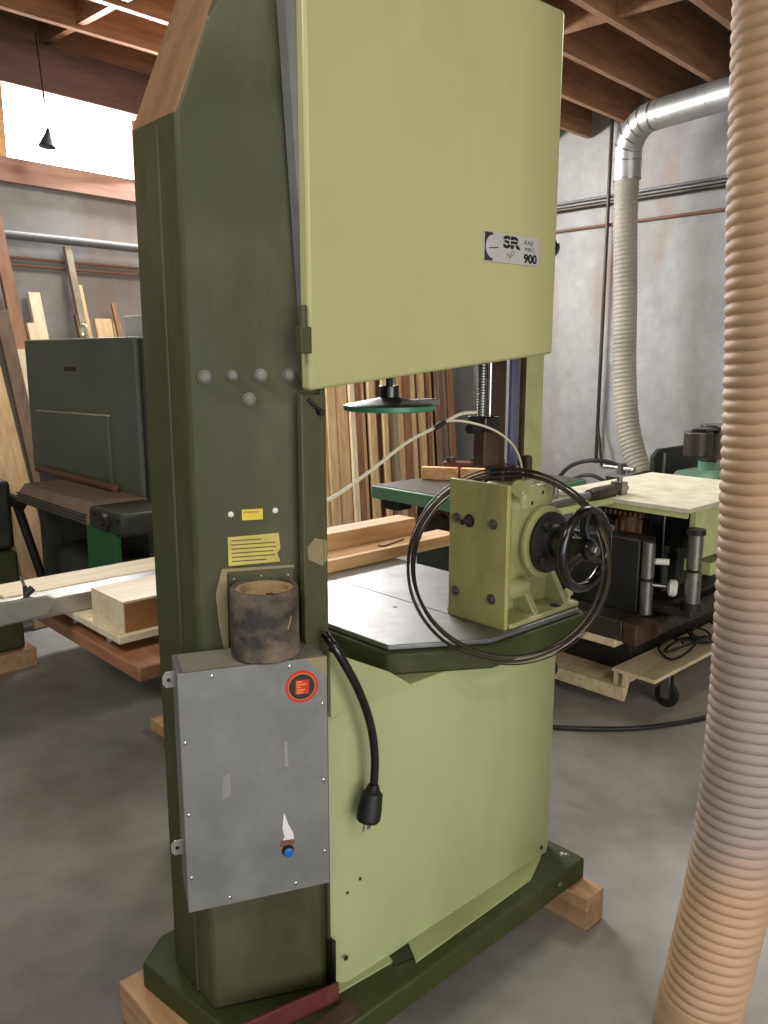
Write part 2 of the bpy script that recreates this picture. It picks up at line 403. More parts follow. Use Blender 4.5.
# column + frame around the wheel housing
def ring(z):
    k=max(0,z-2.03)*.42
    t=min(1,max(0,(z-1.5)/.75));ax=-.838-.050*t
    if z<1.5: ax=-.838
    L=[(-.838,.012),(ax,.035+.0*t),(-1.060+k,.147),(-1.058+k,.22),(-1.053+k,.33),(-1.0+k,.39),(-.80,.42),(-.80,.05)]
    return [(x,y,z) for x,y in L]
bm=bmesh.new();loft(bm,[ring(z) for z in(.165,.6,1.1,1.5,1.8,2.03,2.2,2.40)])
bm.faces.ensure_lookup_table()
for f in bm.faces:
    c=f.calc_center_median()
    if c.z>2.05 and c.z<2.39 and c.x<-.93+(.42*(c.z-2.03)) and c.y>.16 : f.material_index=1
col=obj('column',bm,['green','dust'],saw,bevel=.008)
# folded rib on the narrow side face
obj('rib',tube([(-1.0585,.22,.17),(-1.0585,.22,2.02)],.0035,8),'green',col)
obj('frame_edge',prism(bmesh.new(),[(-.925,2.40),(-.910,2.2),(-.868,1.54),(-.855,1.54),(-.855,2.40)],.012,.036,'y'),'galv',col)  # grey metal stands in for the sheen on this painted edge
# upper housing behind the door
bm=B(-.86,-.125,.02,.40,1.625,2.385)
obj('upper_housing',bm,'pale',saw,bevel=.01)
obj('housing_lip',B(-.30,-.115,.03,.30,1.60,1.628),'sanderd',saw,bevel=.003)
dz=lambda s:1.531+(s+.885)*.083
bm=bmesh.new();prism(bm,[(-.887,1.530),(-.110,1.600),(-.110,2.392),(-.887,2.392)],-.012,.018,'y')
door=obj('upper_door',bm,'pale',saw,bevel=.007)
obj('door_handle',dome((-.112,.003,1.858),(1,0,0),.022,.02),'black',door)
bm=bmesh.new();cyl(bm,(-.897,-.006,1.60),(-.897,-.006,1.69),.008);box(bm,-.908,-.882,-.014,.004,1.60,1.65)
obj('hinge',bm,'green',door,bevel=.002)
# name plate
pc=(-.278,-.013,1.839)
pt=obj('name_plate',B(-.381,-.176,-.0158,-.0115,1.806,1.872),['tag'],door,bevel=.001)
obj('plate_emblem',lathe(bmesh.new(),[(0,.026),(.001,.026),(.0015,.024)],(-.349,-.0157,1.839),(0,-1,0),28),'tag',pt)
obj('plate_field',B(-.379,-.350,-.0162,-.0157,1.808,1.870),'tagd',pt)
def TX(x,z,y=-.01585): return facing((x,y,z),(1,0,0),(0,-1,0))
obj('lettering',text('SR',.036,TX(-.313,1.841),bold=.0018,sx=1.55),'black',pt)
bm=text('-FAE',.015,TX(-.241,1.852),sx=1.4);bm2=text('MEC',.013,TX(-.233,1.838),sx=1.5)
me=bpy.data.meshes.new('x');bm2.to_mesh(me);bm.from_mesh(me);bm2.free()
obj('small_lettering',bm,'tagd',pt)
obj('model_number',text('900',.028,TX(-.236,1.812),bold=.0012,sx=1.2),'black',pt)
obj('red_scribble',tube([(-.30,-.01588,1.818),(-.293,-.01588,1.829),(-.289,-.01588,1.818),(-.280,-.01588,1.834),(-.273,-.01588,1.828),(-.285,-.01588,1.822)],.0008,6),'maroon',pt)
bm=bmesh.new();cyl(bm,(-.349-.016,-.0172,1.835),(-.349+.016,-.0172,1.838),.0013,seg=8);obj('emblem_mark',bm,'ink',pt)
for z in(1.848,1.8565): obj('letter_slot',B(-.318,-.262,-.0172,-.0166,z,z+.0018),'tag',pt)
pt.location.x-=.009
# lower body
fx=.0
body=[(-.835,.035),(-.79,.005),(-.035,.0),(.003,.02),(.012,.06),(.012,.44),(-.82,.44)]
lb=obj('lower_body',prism(bmesh.new(),body,.165,.845),'pale2',saw,bevel=.004)
obj('added_panel_flap',prism(bmesh.new(),[(-.834,.838),(-.834,.985),(-.66,.893),(-.585,.838)],.003,.012,'y'),'pale2',lb)  # added flap, hides the window-lit top of the lower body
obj('shaded_panel_seam',prism(bmesh.new(),[(-.834,.030),(-.788,.002),(-.035,-.002),(.0,.016),(.0,.03),(-.8,.03)],.165,.1685),'green_base',lb)  # foot joint; its dark green also paints the shading line there
fl=bmesh.new();prism(fl,[(-.595,.008),(-.63,-.056),(-.17,-.048),(-.055,-.0),(-.055,.008)],.1655,.172)
obj('skirt_flange',fl,'pale2',lb)
fl=bmesh.new();prism(fl,[(-.83,.03),(-.66,.012),(-.67,-.016),(-.83,-.004)],.1655,.171);obj('skirt_flange',fl,'pale2',lb)
obj('floor_slot',prism(bmesh.new(),[(-.66,.012),(-.60,.008),(-.62,-.040),(-.675,-.028)],.1652,.1675),'black',base)
for z,r in((.70,.030),(.505,.012),(.381,.009)):
    bm=lathe(bmesh.new(),[(0,r*.5),(.012,r*.5),(.014,r),(.034,r),(.038,r*.8)],(.0,.07,z),(1,0,0),20);bm.transform(Matrix.Translation((.012,0,0)))
    obj('knob',bm,'black',lb)
obj('latch',B(-.838,-.828,.002,.03,.175,.30),'black',lb,bevel=.002)
for p in((-.80,.0,.24),(-.06,-.002,.195)): obj('screw',dome(p,(0,-1,0),.006),'blackm',lb)
for p in((-.79,.004,.40),(-.755,.0,.42)): obj('paint_chip',dome(p,(0,-1,0),.004,.0012),'sanderd',lb)
# strip beside the column with its lever
st=obj('side_strip',B(-.886,-.824,.018,.034,.94,1.522),'green',saw,bevel=.003)
bm=bmesh.new();cyl(bm,(-.872,.014,1.512),(-.842,.010,1.487),.0035);cyl(bm,(-.843,.018,1.486),(-.843,.006,1.486),.007)
obj('lever',bm,'blackm',st)
obj('tape_patch',prism(bmesh.new(),[(-.878,1.215),(-.858,1.232),(-.828,1.222),(-.828,1.182),(-.84,1.17),(-.876,1.19)],.0165,.018,'y'),'tape',st)
# column face frame: a point c along the main face, height z
FA=Vector((-.838,.035,0));FB=Vector((-1.052,.14,0));fd=(FB-FA).normalized();fn=Vector((-fd.y,fd.x,0))
if fn.y>0: fn=-fn
def fp(s,z,out=0): 
    t=(s-FA.x)/fd.x;q=FA+fd*t+fn*out;return Vector((q.x,q.y,z))
FR=facing((0,0,0),-fd,fn).to_3x3()
def onface(bm_local,s,z,out=.0005):
    m=Matrix.Translation(fp(s,z,out))@FR.to_4x4();bm_local.transform(m);return bm_local   # local x right, y up, z out
for s,z,r in((-1.032,1.556,.0125),(-.985,1.558,.010),(-.935,1.558,.0125),(-.885,1.559,.0125),(-.957,1.512,.0125)):
    obj('bolt_cap',onface(lathe(bmesh.new(),[(0,r*1.1),(.003,r*1.1),(.004,r*.85),(.008,r*.8),(.009,r*.5)],(0,0,0),(0,0,1),24),s,z,0),'cap',col)
for s in(-.995,-.915): obj('rivet',onface(dome((0,0,0),(0,0,1),.006),s,1.285 if s<-.95 else 1.288,0),'white',col)
lab=obj('warning_label',onface(B(-.021,.021,-.011,.011,0,.0012),-.957,1.283),'yellow',col)
bm=onface(text('ATTENTION',.0055,Matrix.Translation((-.018,.003,.0012))),-.957,1.283);obj('lettering',bm,'ink',lab)
bm=bmesh.new();prism(bm,[(-.053,-.032),(.052,-.03),(.046,-.012),(.053,-.002),(.05,.03),(-.053,.027)],0,.001)
lab=obj('instruction_label',onface(bm,-.955,1.212),'yellow2',col)
bm=bmesh.new()
for i,w in enumerate((.06,.088,.09,.085,.088,.07)):
    box(bm,-.046,-.046+w,.0185-.0085*i,.0205-.0085*i,.001,.0014)
obj('text_lines',onface(bm,-.955,1.212),'ink',lab)
gp=obj('cover_plate',onface(B(-.067,.067,-.085,.085,0,.006),-.945,1.083),'green',col,bevel=.002)
for x,y in((-.055,.07),(0,.072),(.055,.07),(-.055,-.03)): obj('screw',onface(dome((x,y,.006),(0,0,1),.0035),-.945,1.083),'steel',gp)
bm=bmesh.new();prism(bm,[(-.078,.092),(.07,.09),(.068,.080),(-.068,.082),(-.070,-.08),(-.080,-.08),(-.088,-.02),(-.092,.04)],0,.0015)
obj('glue_residue',onface(bm,-.945,1.083),'tape',col)
# table
TZ=.915
tp=[(-.585,.93),(-.585,.092),(-.37,-.045),(.0,-.052),(.03,-.02),(.03,.93)]
tb=obj('table_top',prism(bmesh.new(),tp,TZ-.014,TZ),'table',saw,bevel=.003)
ap=[(-.598,.925),(-.60,.082),(-.378,-.062),(.008,-.068),(.042,-.03),(.042,.925)]
bm=bmesh.new();prism(bm,ap,.843,TZ-.014)
obj('table_apron',bm,'green_base',saw,bevel=.008)
obj('table_slot',B(-.30,-.297,.16,.92,TZ,TZ+.0006),'blackm',tb)
obj('table_hole',lathe(bmesh.new(),[(0,.007),(.0005,.007)],(-.36,.30,TZ),(0,0,1),16),'blackm',tb)
obj('trunnion',B(-.56,-.04,.06,.44,.83,.85),'green_base',saw)
# blade guard + guide post + hanging shade
gd=obj('blade_guard',prism(bmesh.new(),[(-.069,.10),(.008,.10),(.008,.20),(.002,.20),(.002,.106),(-.069,.106)],1.19,1.61),'lime',saw,bevel=.001)
obj('guard_channel',prism(bmesh.new(),[(-.172,.13),(-.115,.13),(-.115,.15),(-.172,.15)],1.25,1.62),'brownsteel',saw)
obj('guard_strip',B(-.110,-.080,.115,.125,1.25,1.60),'navy',saw)
obj('guard_edge',B(-.082,-.069,.10,.11,1.19,1.60),'brownsteel',saw)
obj('worn_patch',B(-.045,-.02,.0985,.1,1.245,1.275),'rust',gd)
bm=bmesh.new();cyl(bm,(-.225,.12,1.42),(-.225,.12,1.63),.011)
for i in range(26): lathe(bm,[(0,.011),(.0015,.0135),(.003,.011)],(-.225,.12,1.44+.007*i),(0,0,1),16)
gpst=obj('guide_post',bm,'steel',saw)
bm=bmesh.new();cyl(bm,(-.182,.13,1.37),(-.182,.13,1.63),.0055);obj('guide_rod',bm,'chrome',saw)
gh=obj('guide_head',B(-.245,-.185,.09,.15,1.405,1.442),'black',saw,bevel=.004)
bm=bmesh.new();cyl(bm,(-.285,.11,1.412),(-.22,.11,1.412),.012);obj('clamp_knob',bm,'blackm',gh)
bm=B(-.235,-.17,.10,.14,1.31,1.405);obj('guide_bracket',bm,'brownsteel',gh,bevel=.005)
bm=B(-.17,-.06,.09,.13,1.19,1.30);cyl(bm,(-.07,.085,1.27),(-.07,.085,1.33),.012);obj('lower_guide',bm,'brownsteel',gh,bevel=.006)
for p in((-.15,.09,1.29),(-.12,.09,1.262),(-.11,.09,1.30)): obj('screw',bolt(p,(0,-1,0),.006),'steel',gh)
# disc on a stem hanging in the throat
sc=(-.478,.20,1.472)
sh=lathe(bmesh.new(),[(0,.109),(.002,.112),(.013,.112),(.016,.106),(.020,.085),(.030,.03),(.034,.02)],(sc[0],sc[1],sc[2]-.008),(0,0,1),48)
sh.faces.ensure_lookup_table()
for f in sh.faces:
    if f.calc_center_median().z>sc[2]+.006: f.material_index=1
shd=obj('round_shade',sh,['tealr','dsteel'],saw,smooth=30)
bm=bmesh.new();cyl(bm,(sc[0],sc[1],sc[2]+.022),(sc[0],sc[1],sc[2]+.052),.024);obj('shade_socket',bm,'black',shd,bevel=.002)
bm=bmesh.new();cyl(bm,(sc[0],sc[1],sc[2]+.05),(sc[0],sc[1],1.64),.0085);obj('shade_stem',bm,'blackm',shd)
bm=bmesh.new()
for a in(.4,1.5,2.6,3.7,4.8,5.9):
    c=Vector((math.cos(a),math.sin(a),0));q=Vector((sc[0],sc[1],0));t=Vector((-c.y,c.x,0))*.004
    vs=[]
    for r,z in((.03,sc[2]+.0235),(.092,sc[2]+.0098)):
        for sgn in(-1,1): vs.append(bm.verts.new(q+c*r+t*sgn*(r*12)+Vector((0,0,z))))
    bm.faces.new((vs[0],vs[1],vs[3],vs[2]))
bmesh.ops.solidify(bm,geom=bm.faces[:],thickness=.002)
obj('shade_glints',bm,'steel',shd)  # pale steel wedges paint stripes of reflected light on the cone
bm=B(sc[0]+.06,sc[0]+.150,sc[1]-.03,sc[1]+.01,sc[2]-.002,sc[2]+.016,rot=Matrix.Rotation(.0,3,'Z'));obj('shade_tab',bm,'alu',shd,bevel=.003)
# air hose (cream) from the strip to the guide head
hs=obj('air_hose',tube([(-.84,.10,1.27),(-.74,.11,1.287),(-.62,.115,1.335),(-.50,.118,1.392),(-.39,.12,1.425),(-.31,.12,1.450),(-.245,.12,1.452)],.0042,10),'hosew',saw)
bm=bmesh.new();cyl(bm,(-.405,.12,1.418),(-.365,.12,1.434),.0065);obj('hose_tape',bm,'blackm',hs)
obj('hose_branch',tube([(-.36,.118,1.437),(-.30,.11,1.432),(-.235,.088,1.414),(-.17,.085,1.385),(-.12,.085,1.345),(-.092,.085,1.29),(-.088,.085,1.262)],.0032,8),'hosew',hs)
# power cord with plug
cd=obj('power_cord',tube([(-.85,-.0,1.03),(-.846,-.035,1.00),(-.80,-.045,.91),(-.765,-.045,.82),(-.752,-.045,.74),(-.753,-.043,.665)],.0095,12),'black',saw)
pg=obj('plug',lathe(bmesh.new(),[(0,.012),(.012,.016),(.018,.023),(.055,.027),(.075,.027),(.082,.022)],(-.753,-.043,.672),(-.28,-.05,-1),28),'blackm',cd)
for a in(-.008,.004,.010):
    bm=bmesh.new();cyl(bm,(-.776+a,-.047,.592),(-.780+a,-.048,.576),.0022,seg=8);obj('prong',bm,'steel',pg)

# wood blocks under the base
tag(obj('wood_block',B(-.05,.035,-.155,.62,0,.10),'blockw',None,bevel=.003),'short timber block under the right end of the band saw base','wood block','timber blocks under the band saw')
tag(obj('wood_block',B(-1.145,-1.03,-.12,.45,0,.10),'blockw',None,bevel=.003),'timber block under the left end of the band saw base, below the column','wood block','timber blocks under the band saw')
# maroon steel channel lying on the base
bm=prism(bmesh.new(),[(0,0),(.055,0),(.055,.006),(.006,.006),(.006,.05),(0,.05)],0,.24,'x')
Rm=Matrix.Translation((-1.078,.022,.166))@Matrix.Rotation(math.radians(-11),4,'Z')
bm.transform(Rm);t=thing('steel_channel','maroon painted steel angle lying on the band saw base by the column foot','steel angle',(-.95,-.03,.166))
obj('angle_bar',bm,'maroon',t,bevel=.001)
tag(obj('steel_bar',B(-1.03,-.83,-.085,-.040,.166,.178),'brownsteel',None,bevel=.002),'flat dark brown steel bar lying in front of the maroon angle','steel bar')

#=================================================================== GALVANIZED BOX on the column face
FF=Matrix.Translation(fp(-.838,0))@FR.to_4x4()     # local x right(towards -fd), y up, z out
def fx_(o_s): return o_s
# box spans x -.235..+.048 , out .0..0.112
XF=Matrix(((1,0,0,0),(0,0,-1,0),(0,1,0,0),(0,0,0,1)))  # (x, -out, up)
_o=(MF@FF).translation;_a=math.radians(70.5)
BX=Matrix(((math.sin(_a),-math.cos(_a),0,_o.x),(math.cos(_a),math.sin(_a),0,_o.y),(0,0,1,0),(0,0,0,1)))   # coords: x right, y = INTO wall, z up
bxr=(MF@FF)
bi=BX.inverted()
def wb(x,y,z): return bi@Vector((x,y,z))
pR=wb(-.113,1.56,1.016);pL=wb(-.387,1.466,1.014)
X0,X1,YF=pL.x,pR.x,(pL.y+pR.y)/2
eb=thing('switch_box','galvanized sheet metal electrical box with blue button hung on the column face','electrical box',((X0+X1)/2,0,.51),BX)
eb.rotation_euler=BX.to_euler()
Z0,Z1=.512,1.012
e1=obj('box_body',B(X0+.001,X1-.001,YF+.006,.004,Z0+.004,Z1-.003),['galv'],eb,BX,bevel=.002)
e2=obj('box_cover',B(X0,X1,YF,YF+.005,Z0,Z1),'galv',eb,BX,bevel=.0015)
obj('dust_film',B(X0+.012,X1-.01,YF+.012,-.006,Z1-.0035,Z1-.0015),'galv_dust',e1,BX)
w=X1-X0
for fx1,fz in((.22,.975),(.74,.975),(.965,.80),(.03,.72),(.965,.47),(.03,.42),(.03,.15),(.965,.15),(.28,.03),(.75,.03)):
    obj('screw',dome((X0+w*fx1,YF,Z0+(Z1-Z0)*fz),(0,-1,0),.0042),'chrome',e2,BX)
for z in(.985,.63):
    bm=prism(bmesh.new(),[(X0-.024,z-.008),(X0-.018,z-.016),(X0+.006,z-.016),(X0+.006,z+.016),(X0-.018,z+.016),(X0-.024,z+.008)],YF+.045,YF+.049,'y')
    tb_=obj('mounting_tab',bm,'alu',e1,BX,bevel=.001)
    bm=bmesh.new();cyl(bm,(X0-.012,YF+.0448,z),(X0-.012,YF+.0442,z),.004);obj('screw_hole',bm,'blackm',tb_,BX)
sk=wb(-.162,1.543,.95);sx,sz=sk.x,.955
def disc(r,y,m,par,seg=40,c=None):
    return obj(par[0],lathe(bmesh.new(),[(0,r),(.0006,r)],(c[0] if c else sx,YF-y,c[1] if c else sz),(0,-1,0),seg),m,par[1],BX)
s1=disc(.0335,0,'red',('round_sticker',e2));disc(.0275,.0005,'orange',('sticker_ring',s1));disc(.0262,.0009,'dkgreen',('sticker_field',s1))
ss=obj('sticker_emblem',B(sx-.013,sx+.014,YF-.0022,YF-.0014,sz-.015,sz+.014,rot=Matrix.Rotation(.06,3,'Y')),'red',s1,BX)
bm=bmesh.new()
for i,(a,b_) in enumerate(((-.011,.0),(-.011,.008),(-.011,-.003),(-.011,.006),(-.011,.002))):
    box(bm,sx+a,sx+b_,YF-.0028,YF-.0021,sz+.009-.0055*i,sz+.012-.0055*i)
obj('emblem_stripes',bm,'orange',s1,BX)
bk=wb(-.196,1.532,.607);bx_,bz_=bk.x,.607
o=obj('push_button',lathe(bmesh.new(),[(0,.012),(.004,.012),(.004,.0105),(.009,.010),(.0105,.006)],(bx_,YF,bz_),(0,-1,0),28),'blackm',e2,BX)
obj('button_cap',lathe(bmesh.new(),[(0,.0095),(.012,.0095),(.013,.007)],(bx_,YF,bz_),(0,-1,0),28),'blue',o,BX)
bm=prism(bmesh.new(),[(bx_-.015,bz_+.014),(bx_+.014,bz_+.016),(bx_+.012,bz_+.035),(bx_+.002,bz_+.058),(bx_-.006,bz_+.085),(bx_-.010,bz_+.05),(bx_-.006,bz_+.03)],YF-.0009,YF,'y')
obj('torn_sticker',bm,'paper',e2,BX)
bm=prism(bmesh.new(),[(bx_-.017,bz_+.010),(bx_+.016,bz_+.012),(bx_+.014,bz_+.022),(bx_-.012,bz_+.024)],YF-.0014,YF-.0009,'y')
obj('rust_mark',bm,'rust',e2,BX)
bm=prism(bmesh.new(),[(X1-.045,Z1),(X1,Z1),(X1,Z1-.042)],YF-.0008,YF,'y');obj('paper_tape',bm,'tape',e2,BX)
bm=bmesh.new();prism(bm,[(X0+.075,.745),(X0+.092,.75),(X0+.092,.80),(X0+.078,.79)],YF-.0005,YF,'y');prism(bm,[(X0+.2,.79),(X0+.208,.79),(X0+.206,.845),(X0+.2,.845)],YF-.0005,YF,'y')
obj('scuff_marks',bm,'alu',e2,BX)
# black tape roll / rubber sleeve standing on the box
rc=wb(-.245,1.565,1.0)
rl=thing('rubber_sleeve','dusty black rubber sleeve with cardboard core standing on the galvanized box','sanding sleeve',(rc.x,rc.y,Z1),BX)
Rr=.068;Hh=.138
cx_=(X0+X1)/2+.035;cy_=YF*.5
bm=bmesh.new();lathe(bm,[(0,Rr-.002),(.004,Rr+.001),(.03,Rr),(.07,Rr-.001),(Hh-.004,Rr-.001),(Hh,Rr-.003),(Hh,.0585),(.002,.0585),(0,.06)],(cx_,cy_,Z1),(0,0,1),64)
sl=obj('sleeve',bm,'rubber',rl,BX)
bm=bmesh.new();lathe(bm,[(0,.0583),(Hh-.004,.0583),(Hh-.004,.048),(.0,.048)],(cx_,cy_,Z1),(0,0,1),48)
obj('core',bm,'cork',rl,BX)
bm=lathe(bmesh.new(),[(0,.0478),(.118,.0478)],(cx_,cy_,Z1+.004),(0,0,1),40);obj('plug_disc',bm,'cork',rl,BX)
bm=text('M',.02,facing((cx_+.002,cy_-.01,Z1+.1225),(1,0,0),(0,0,1)),bold=.0005);obj('marking',bm,'maroon',rl,BX)
obj('scratch',tube([(cx_+.032,cy_-.0615,Z1+.065),(cx_+.040,cy_-.0565,Z1+.09)],.0016,6),'tape',rl,BX)

#=================================================================== STOCK FEEDER on the table
fd_=thing('feed_unit','pale green cast feed unit with square bolted plate and black handwheel on the saw table','feed unit',(-.15,.07,TZ))
obj('face_plate',B(-.299,-.285,-.032,.160,.915,1.283),'plate',fd_,bevel=.002)
fpn=fd_.children[0]
for d,z in((.134,1.182),(.012,1.182),(.134,.985),(.012,.988)): obj('bolt',bolt((-.299,d,z),(-1,0,0),.0095,.008),'steel',fpn)
bm=bolt((-.299,.09,1.180),(-1,0,0),.012,.010);cyl(bm,(-.305,.09,1.180),(-.328,.09,1.180),.007,seg=12);obj('centre_stud',bm,'dsteel',fpn)
# casting: square flange neck blending to round body lying along d
def rrect(cx,cz,hw,hh,p,n=32):
    out=[]
    for i in range(n):
        a=2*PI*i/n;c,s=math.cos(a),math.sin(a)
        out.append((cx+hw*abs(c)**(2/p)*(1 if c>=0 else -1),cz+hh*abs(s)**(2/p)*(1 if s>=0 else -1)))
    return out
bm=bmesh.new();rings=[]
for s,hd,hz,p,zc in((-.286,.088,.175,7,1.098),(-.262,.086,.172,6,1.10),(-.248,.068,.140,4,1.115),(-.225,.064,.130,3.2,1.118),(-.17,.066,.115,2.6,1.12),(-.12,.062,.10,2.2,1.12),(-.07,.045,.075,2,1.12),(-.05,.02,.03,2,1.12)):
    rings.append([(s,d,z) for d,z in rrect(.068,zc,hd,hz,p)])
loft(bm,rings)
cs=obj('casting',bm,'cast',fd_,smooth=50)
bm=lathe(bmesh.new(),[(0,.05),(.01,.095),(.06,.108),(.15,.106),(.19,.100),(.205,.086),(.22,.084),(.232,.082)],(-.135,.195,1.12),(0,-1,0),48)
cb=obj('barrel',bm,'cast',fd_,smooth=50)
obj('barrel_ring',lathe(bmesh.new(),[(0,.088),(.004,.094),(.012,.094),(.015,.088)],(-.135,-.018,1.12),(0,-1,0),48),'cast',cb)
for p0,p1,r in(((-.28,.02,1.215),(-.18,.035,1.205),.03),((-.28,.02,1.0),(-.15,.035,.99),.034),((-.20,.01,1.262),(-.10,.05,1.255),.022)):
    bm=bmesh.new();cyl(bm,p0,p1,r,r*.85);obj('boss',bm,'cast',cs)
bm=B(-.20,-.07,-.005,.13,1.20,1.268);obj('top_boss',bm,'cast',cs,bevel=.012)
for p in((-.12,-.005,1.245),(-.165,-.005,1.222)): obj('oil_hole',dome(p,(0,-1,0),.006,.002),'blackm',cs)
bm=prism(bmesh.new(),[(-.275,.925),(-.275,.99),(-.22,1.06),(-.05,1.06),(-.02,1.02),(.005,.935),(.005,.925)],.05,.075,'y')
prism(bm,[(-.02,.925),(.045,1.03),(.12,1.03),(.165,.925)],-.16,-.135,'x');prism(bm,[(-.02,.925),(.045,1.03),(.12,1.03),(.165,.925)],-.02,-.0,'x')
obj('gusset',bm,'cast',cs,bevel=.004)
obj('foot_plate',B(-.283,.02,-.038,.18,TZ,.928),'cast',cs,bevel=.004)
obj('foot_bolt',bolt((-.06,-.015,.928),(0,0,1),.010),'blackm',cs)
# flange, hub and handwheel on the axis towards the operator
fl_=obj('flange',lathe(bmesh.new(),[(0,.07),(.004,.080),(.016,.080),(.020,.072),(.024,.05),(.035,.046)],(-.135,-.030,1.12),(0,-1,0),48),'blackm',fd_)
for a in(.6,2.2,3.8,5.2): obj('bolt',bolt((-.135+.062*math.cos(a),-.050,1.12+.062*math.sin(a)),(0,-1,0),.010,.012),'dsteel',fl_)
obj('hub_shaft',lathe(bmesh.new(),[(0,.036),(.045,.036),(.050,.026),(.075,.026)],(-.135,-.062,1.12),(0,-1,0),32),'black',fd_)
hw_c=Vector((-.135,-.150,1.12));Rw=.098
bm=bmesh.new()
sweep(bm,[hw_c+Vector((Rw*math.cos(a),0,Rw*math.sin(a))) for a in(2*PI*i/56 for i in range(56))],.0125,12,closed=True)
hwl=obj('handwheel',bm,'black',fd_)
obj('wheel_hub',lathe(bmesh.new(),[(0,.026),(.03,.030),(.042,.026),(.046,.018)],hw_c+Vector((0,.022,0)),(0,-1,0),32),'black',hwl)
for a in(PI/2,PI/2+2*PI/3,PI/2+4*PI/3):
    c=Vector((math.cos(a),0,math.sin(a)))
    obj('spoke',sweep(bmesh.new(),[hw_c+c*.018+Vector((0,-.006,0)),hw_c+c*.055+Vector((0,.006,0)),hw_c+c*Rw],.010,10,ell=(.008,.013)),'black',hwl)
obj('axle_nut',bolt(hw_c+Vector((0,-.022,0)),(0,-1,0),.013,.016),'steel',hwl)
bm=bmesh.new();q=hw_c+Vector((Rw*.9,-.01,Rw*.45));cyl(bm,q,q+Vector((0,-.012,0)),.008);obj('handle_stud',bm,'steel',hwl)

# coil of band saw blade hung around the feed unit
cc=Vector((-.16,.0,1.075))
coil=thing('blade_coil','loose coil of thin steel saw blade looped around the feed unit','saw blade',(-.16,.0,.915))
def coilpt(t,dr=0,dd=0):
    # an irregular standing loop: centre, sideways axis, rise and lean measured in the shop
    r=1+dr;a=math.cos(t);b=math.sin(t)
    lean=.12*b-.03*a+.05*max(0,math.cos(t-2.2))**3+dd
    dep=2.03+lean
    x=.3012/2*0+ (125+101*r*a)/830*dep; v=(-54+96*r*b)/830*dep
    return Vector((x,dep*.9823+v*.1874,1.6-dep*.1874+v*.9823))
for k,(dr,dd) in enumerate(((0,0),(-.035,.012),(.018,-.008),(-.055,.02))):
    pts=[coilpt(2*PI*i/72,dr+.012*math.sin(2*PI*i/72*2+k*2)+(.02 if k==1 else 0)*math.sin(2*PI*i/72+1),dd+.01*math.sin(2*PI*i/72+k)) for i in range(72)]
    bm=sweep(bmesh.new(),pts,.002,8,closed=True,ell=(.0040,.0014) if k!=2 else (.0014,.0032))
    obj('blade_turn',bm,'blade',coil,IM,smooth=60)

#=================================================================== BEHIND THE SAW: long wooden jig / sled
bm=B(-.62,.31,.735,.86,TZ+.0,TZ+.0)
bm.free()
jg=thing('crosscut_sled','wooden sled of birch plywood on a reddish fir rail, left of the column','wooden sled',(-.9,.8,.80))
obj('panel',B(-.988,-.605,.672,1.16,.862,.882),'pinef',jg,bevel=.002)
obj('slab',B(-.962,-.605,.690,.876,.8825,.962),'end',jg,bevel=.002)
obj('slab_top',B(-.966,-.605,.688,.878,.962,.968),'pinef',jg)
obj('slab_end',B(-.967,-.962,.690,.876,.8825,.962),'pinef',jg)
obj('cross_rail',B(-1.0,-.87,.545,1.42,.800,.838),'fir',jg,bevel=.004)
obj('back_board',B(-1.14,-.44,1.052,1.20,.885,.937),'pinef',jg,bevel=.003)
for d in(.78,1.0):
    bm=bmesh.new();cyl(bm,(-.965,d,.837),(-.965,d,.863),.010);obj('spacer',bm,'alu',jg)
for x,d in((-.64,1.02),(-.66,.74)): obj('leg',B(x-.03,x+.03,d-.03,d+.03,0,.862),'fir',jg)
obj('stretcher',B(-.87,-.61,.72,.77,.78,.862),'fir',jg);obj('stretcher',B(-.87,-.61,1.0,1.04,.78,.862),'fir',jg)
# aluminium fence bar with clamp bracket
ab=thing('fence_bar','grey aluminium fence bar with a clamp bracket and black lever lying on the wooden sled','fence bar',(-.9,1.02,.882))
obj('bar',B(-1.10,-.60,.955,1.05,.884,.935),'alu',ab,bevel=.003)
bm=prism(bmesh.new(),[(-1.34,.905),(-1.34,.955),(-1.29,.965),(-1.07,.958),(-1.04,.94),(-1.07,.898),(-1.29,.893)],.922,.958,'y')
obj('bracket',bm,'alu',ab,bevel=.006)
bm=bmesh.new();cyl(bm,(-1.22,.9215,.93),(-1.22,.919,.93),.006);obj('bracket_hole',bm,'blackm',ab)
bm=bmesh.new();cyl(bm,(-1.12,.94,.95),(-1.12,.94,.99),.006);cyl(bm,(-1.12,.94,.965),(-1.10,.94,.98),.010)
obj('clamp_lever',bm,'blackm',ab)
bm=bmesh.new();cyl(bm,(-1.12,.94,.985),(-1.128,.94,1.015),.004);obj('lever_arm',bm,'steel',ab)
# boards on the saw table
tag(obj('timber_board',B(-.57,.34,.70,.80,TZ+.0005,TZ+.040),'firx',None,bevel=.002),'golden board lying across the saw table with a hex key on it','board')
tag(obj('hex_key',sweep(bmesh.new(),smoothpath([(-.008,.752,.9575),(-.012,.735,.9575),(.002,.728,.9575),(.03,.735,.9575),(.12,.757,.9575)],5),.0022,6),'dsteel'),'small bent dark hex key lying on the golden board','hex key')
tag(obj('timber_beam',B(-.57,.235,.815,.905,TZ+.0005,TZ+.095),'firx',None,bevel=.002),'thicker pine beam lying on the saw table behind the golden board','beam')

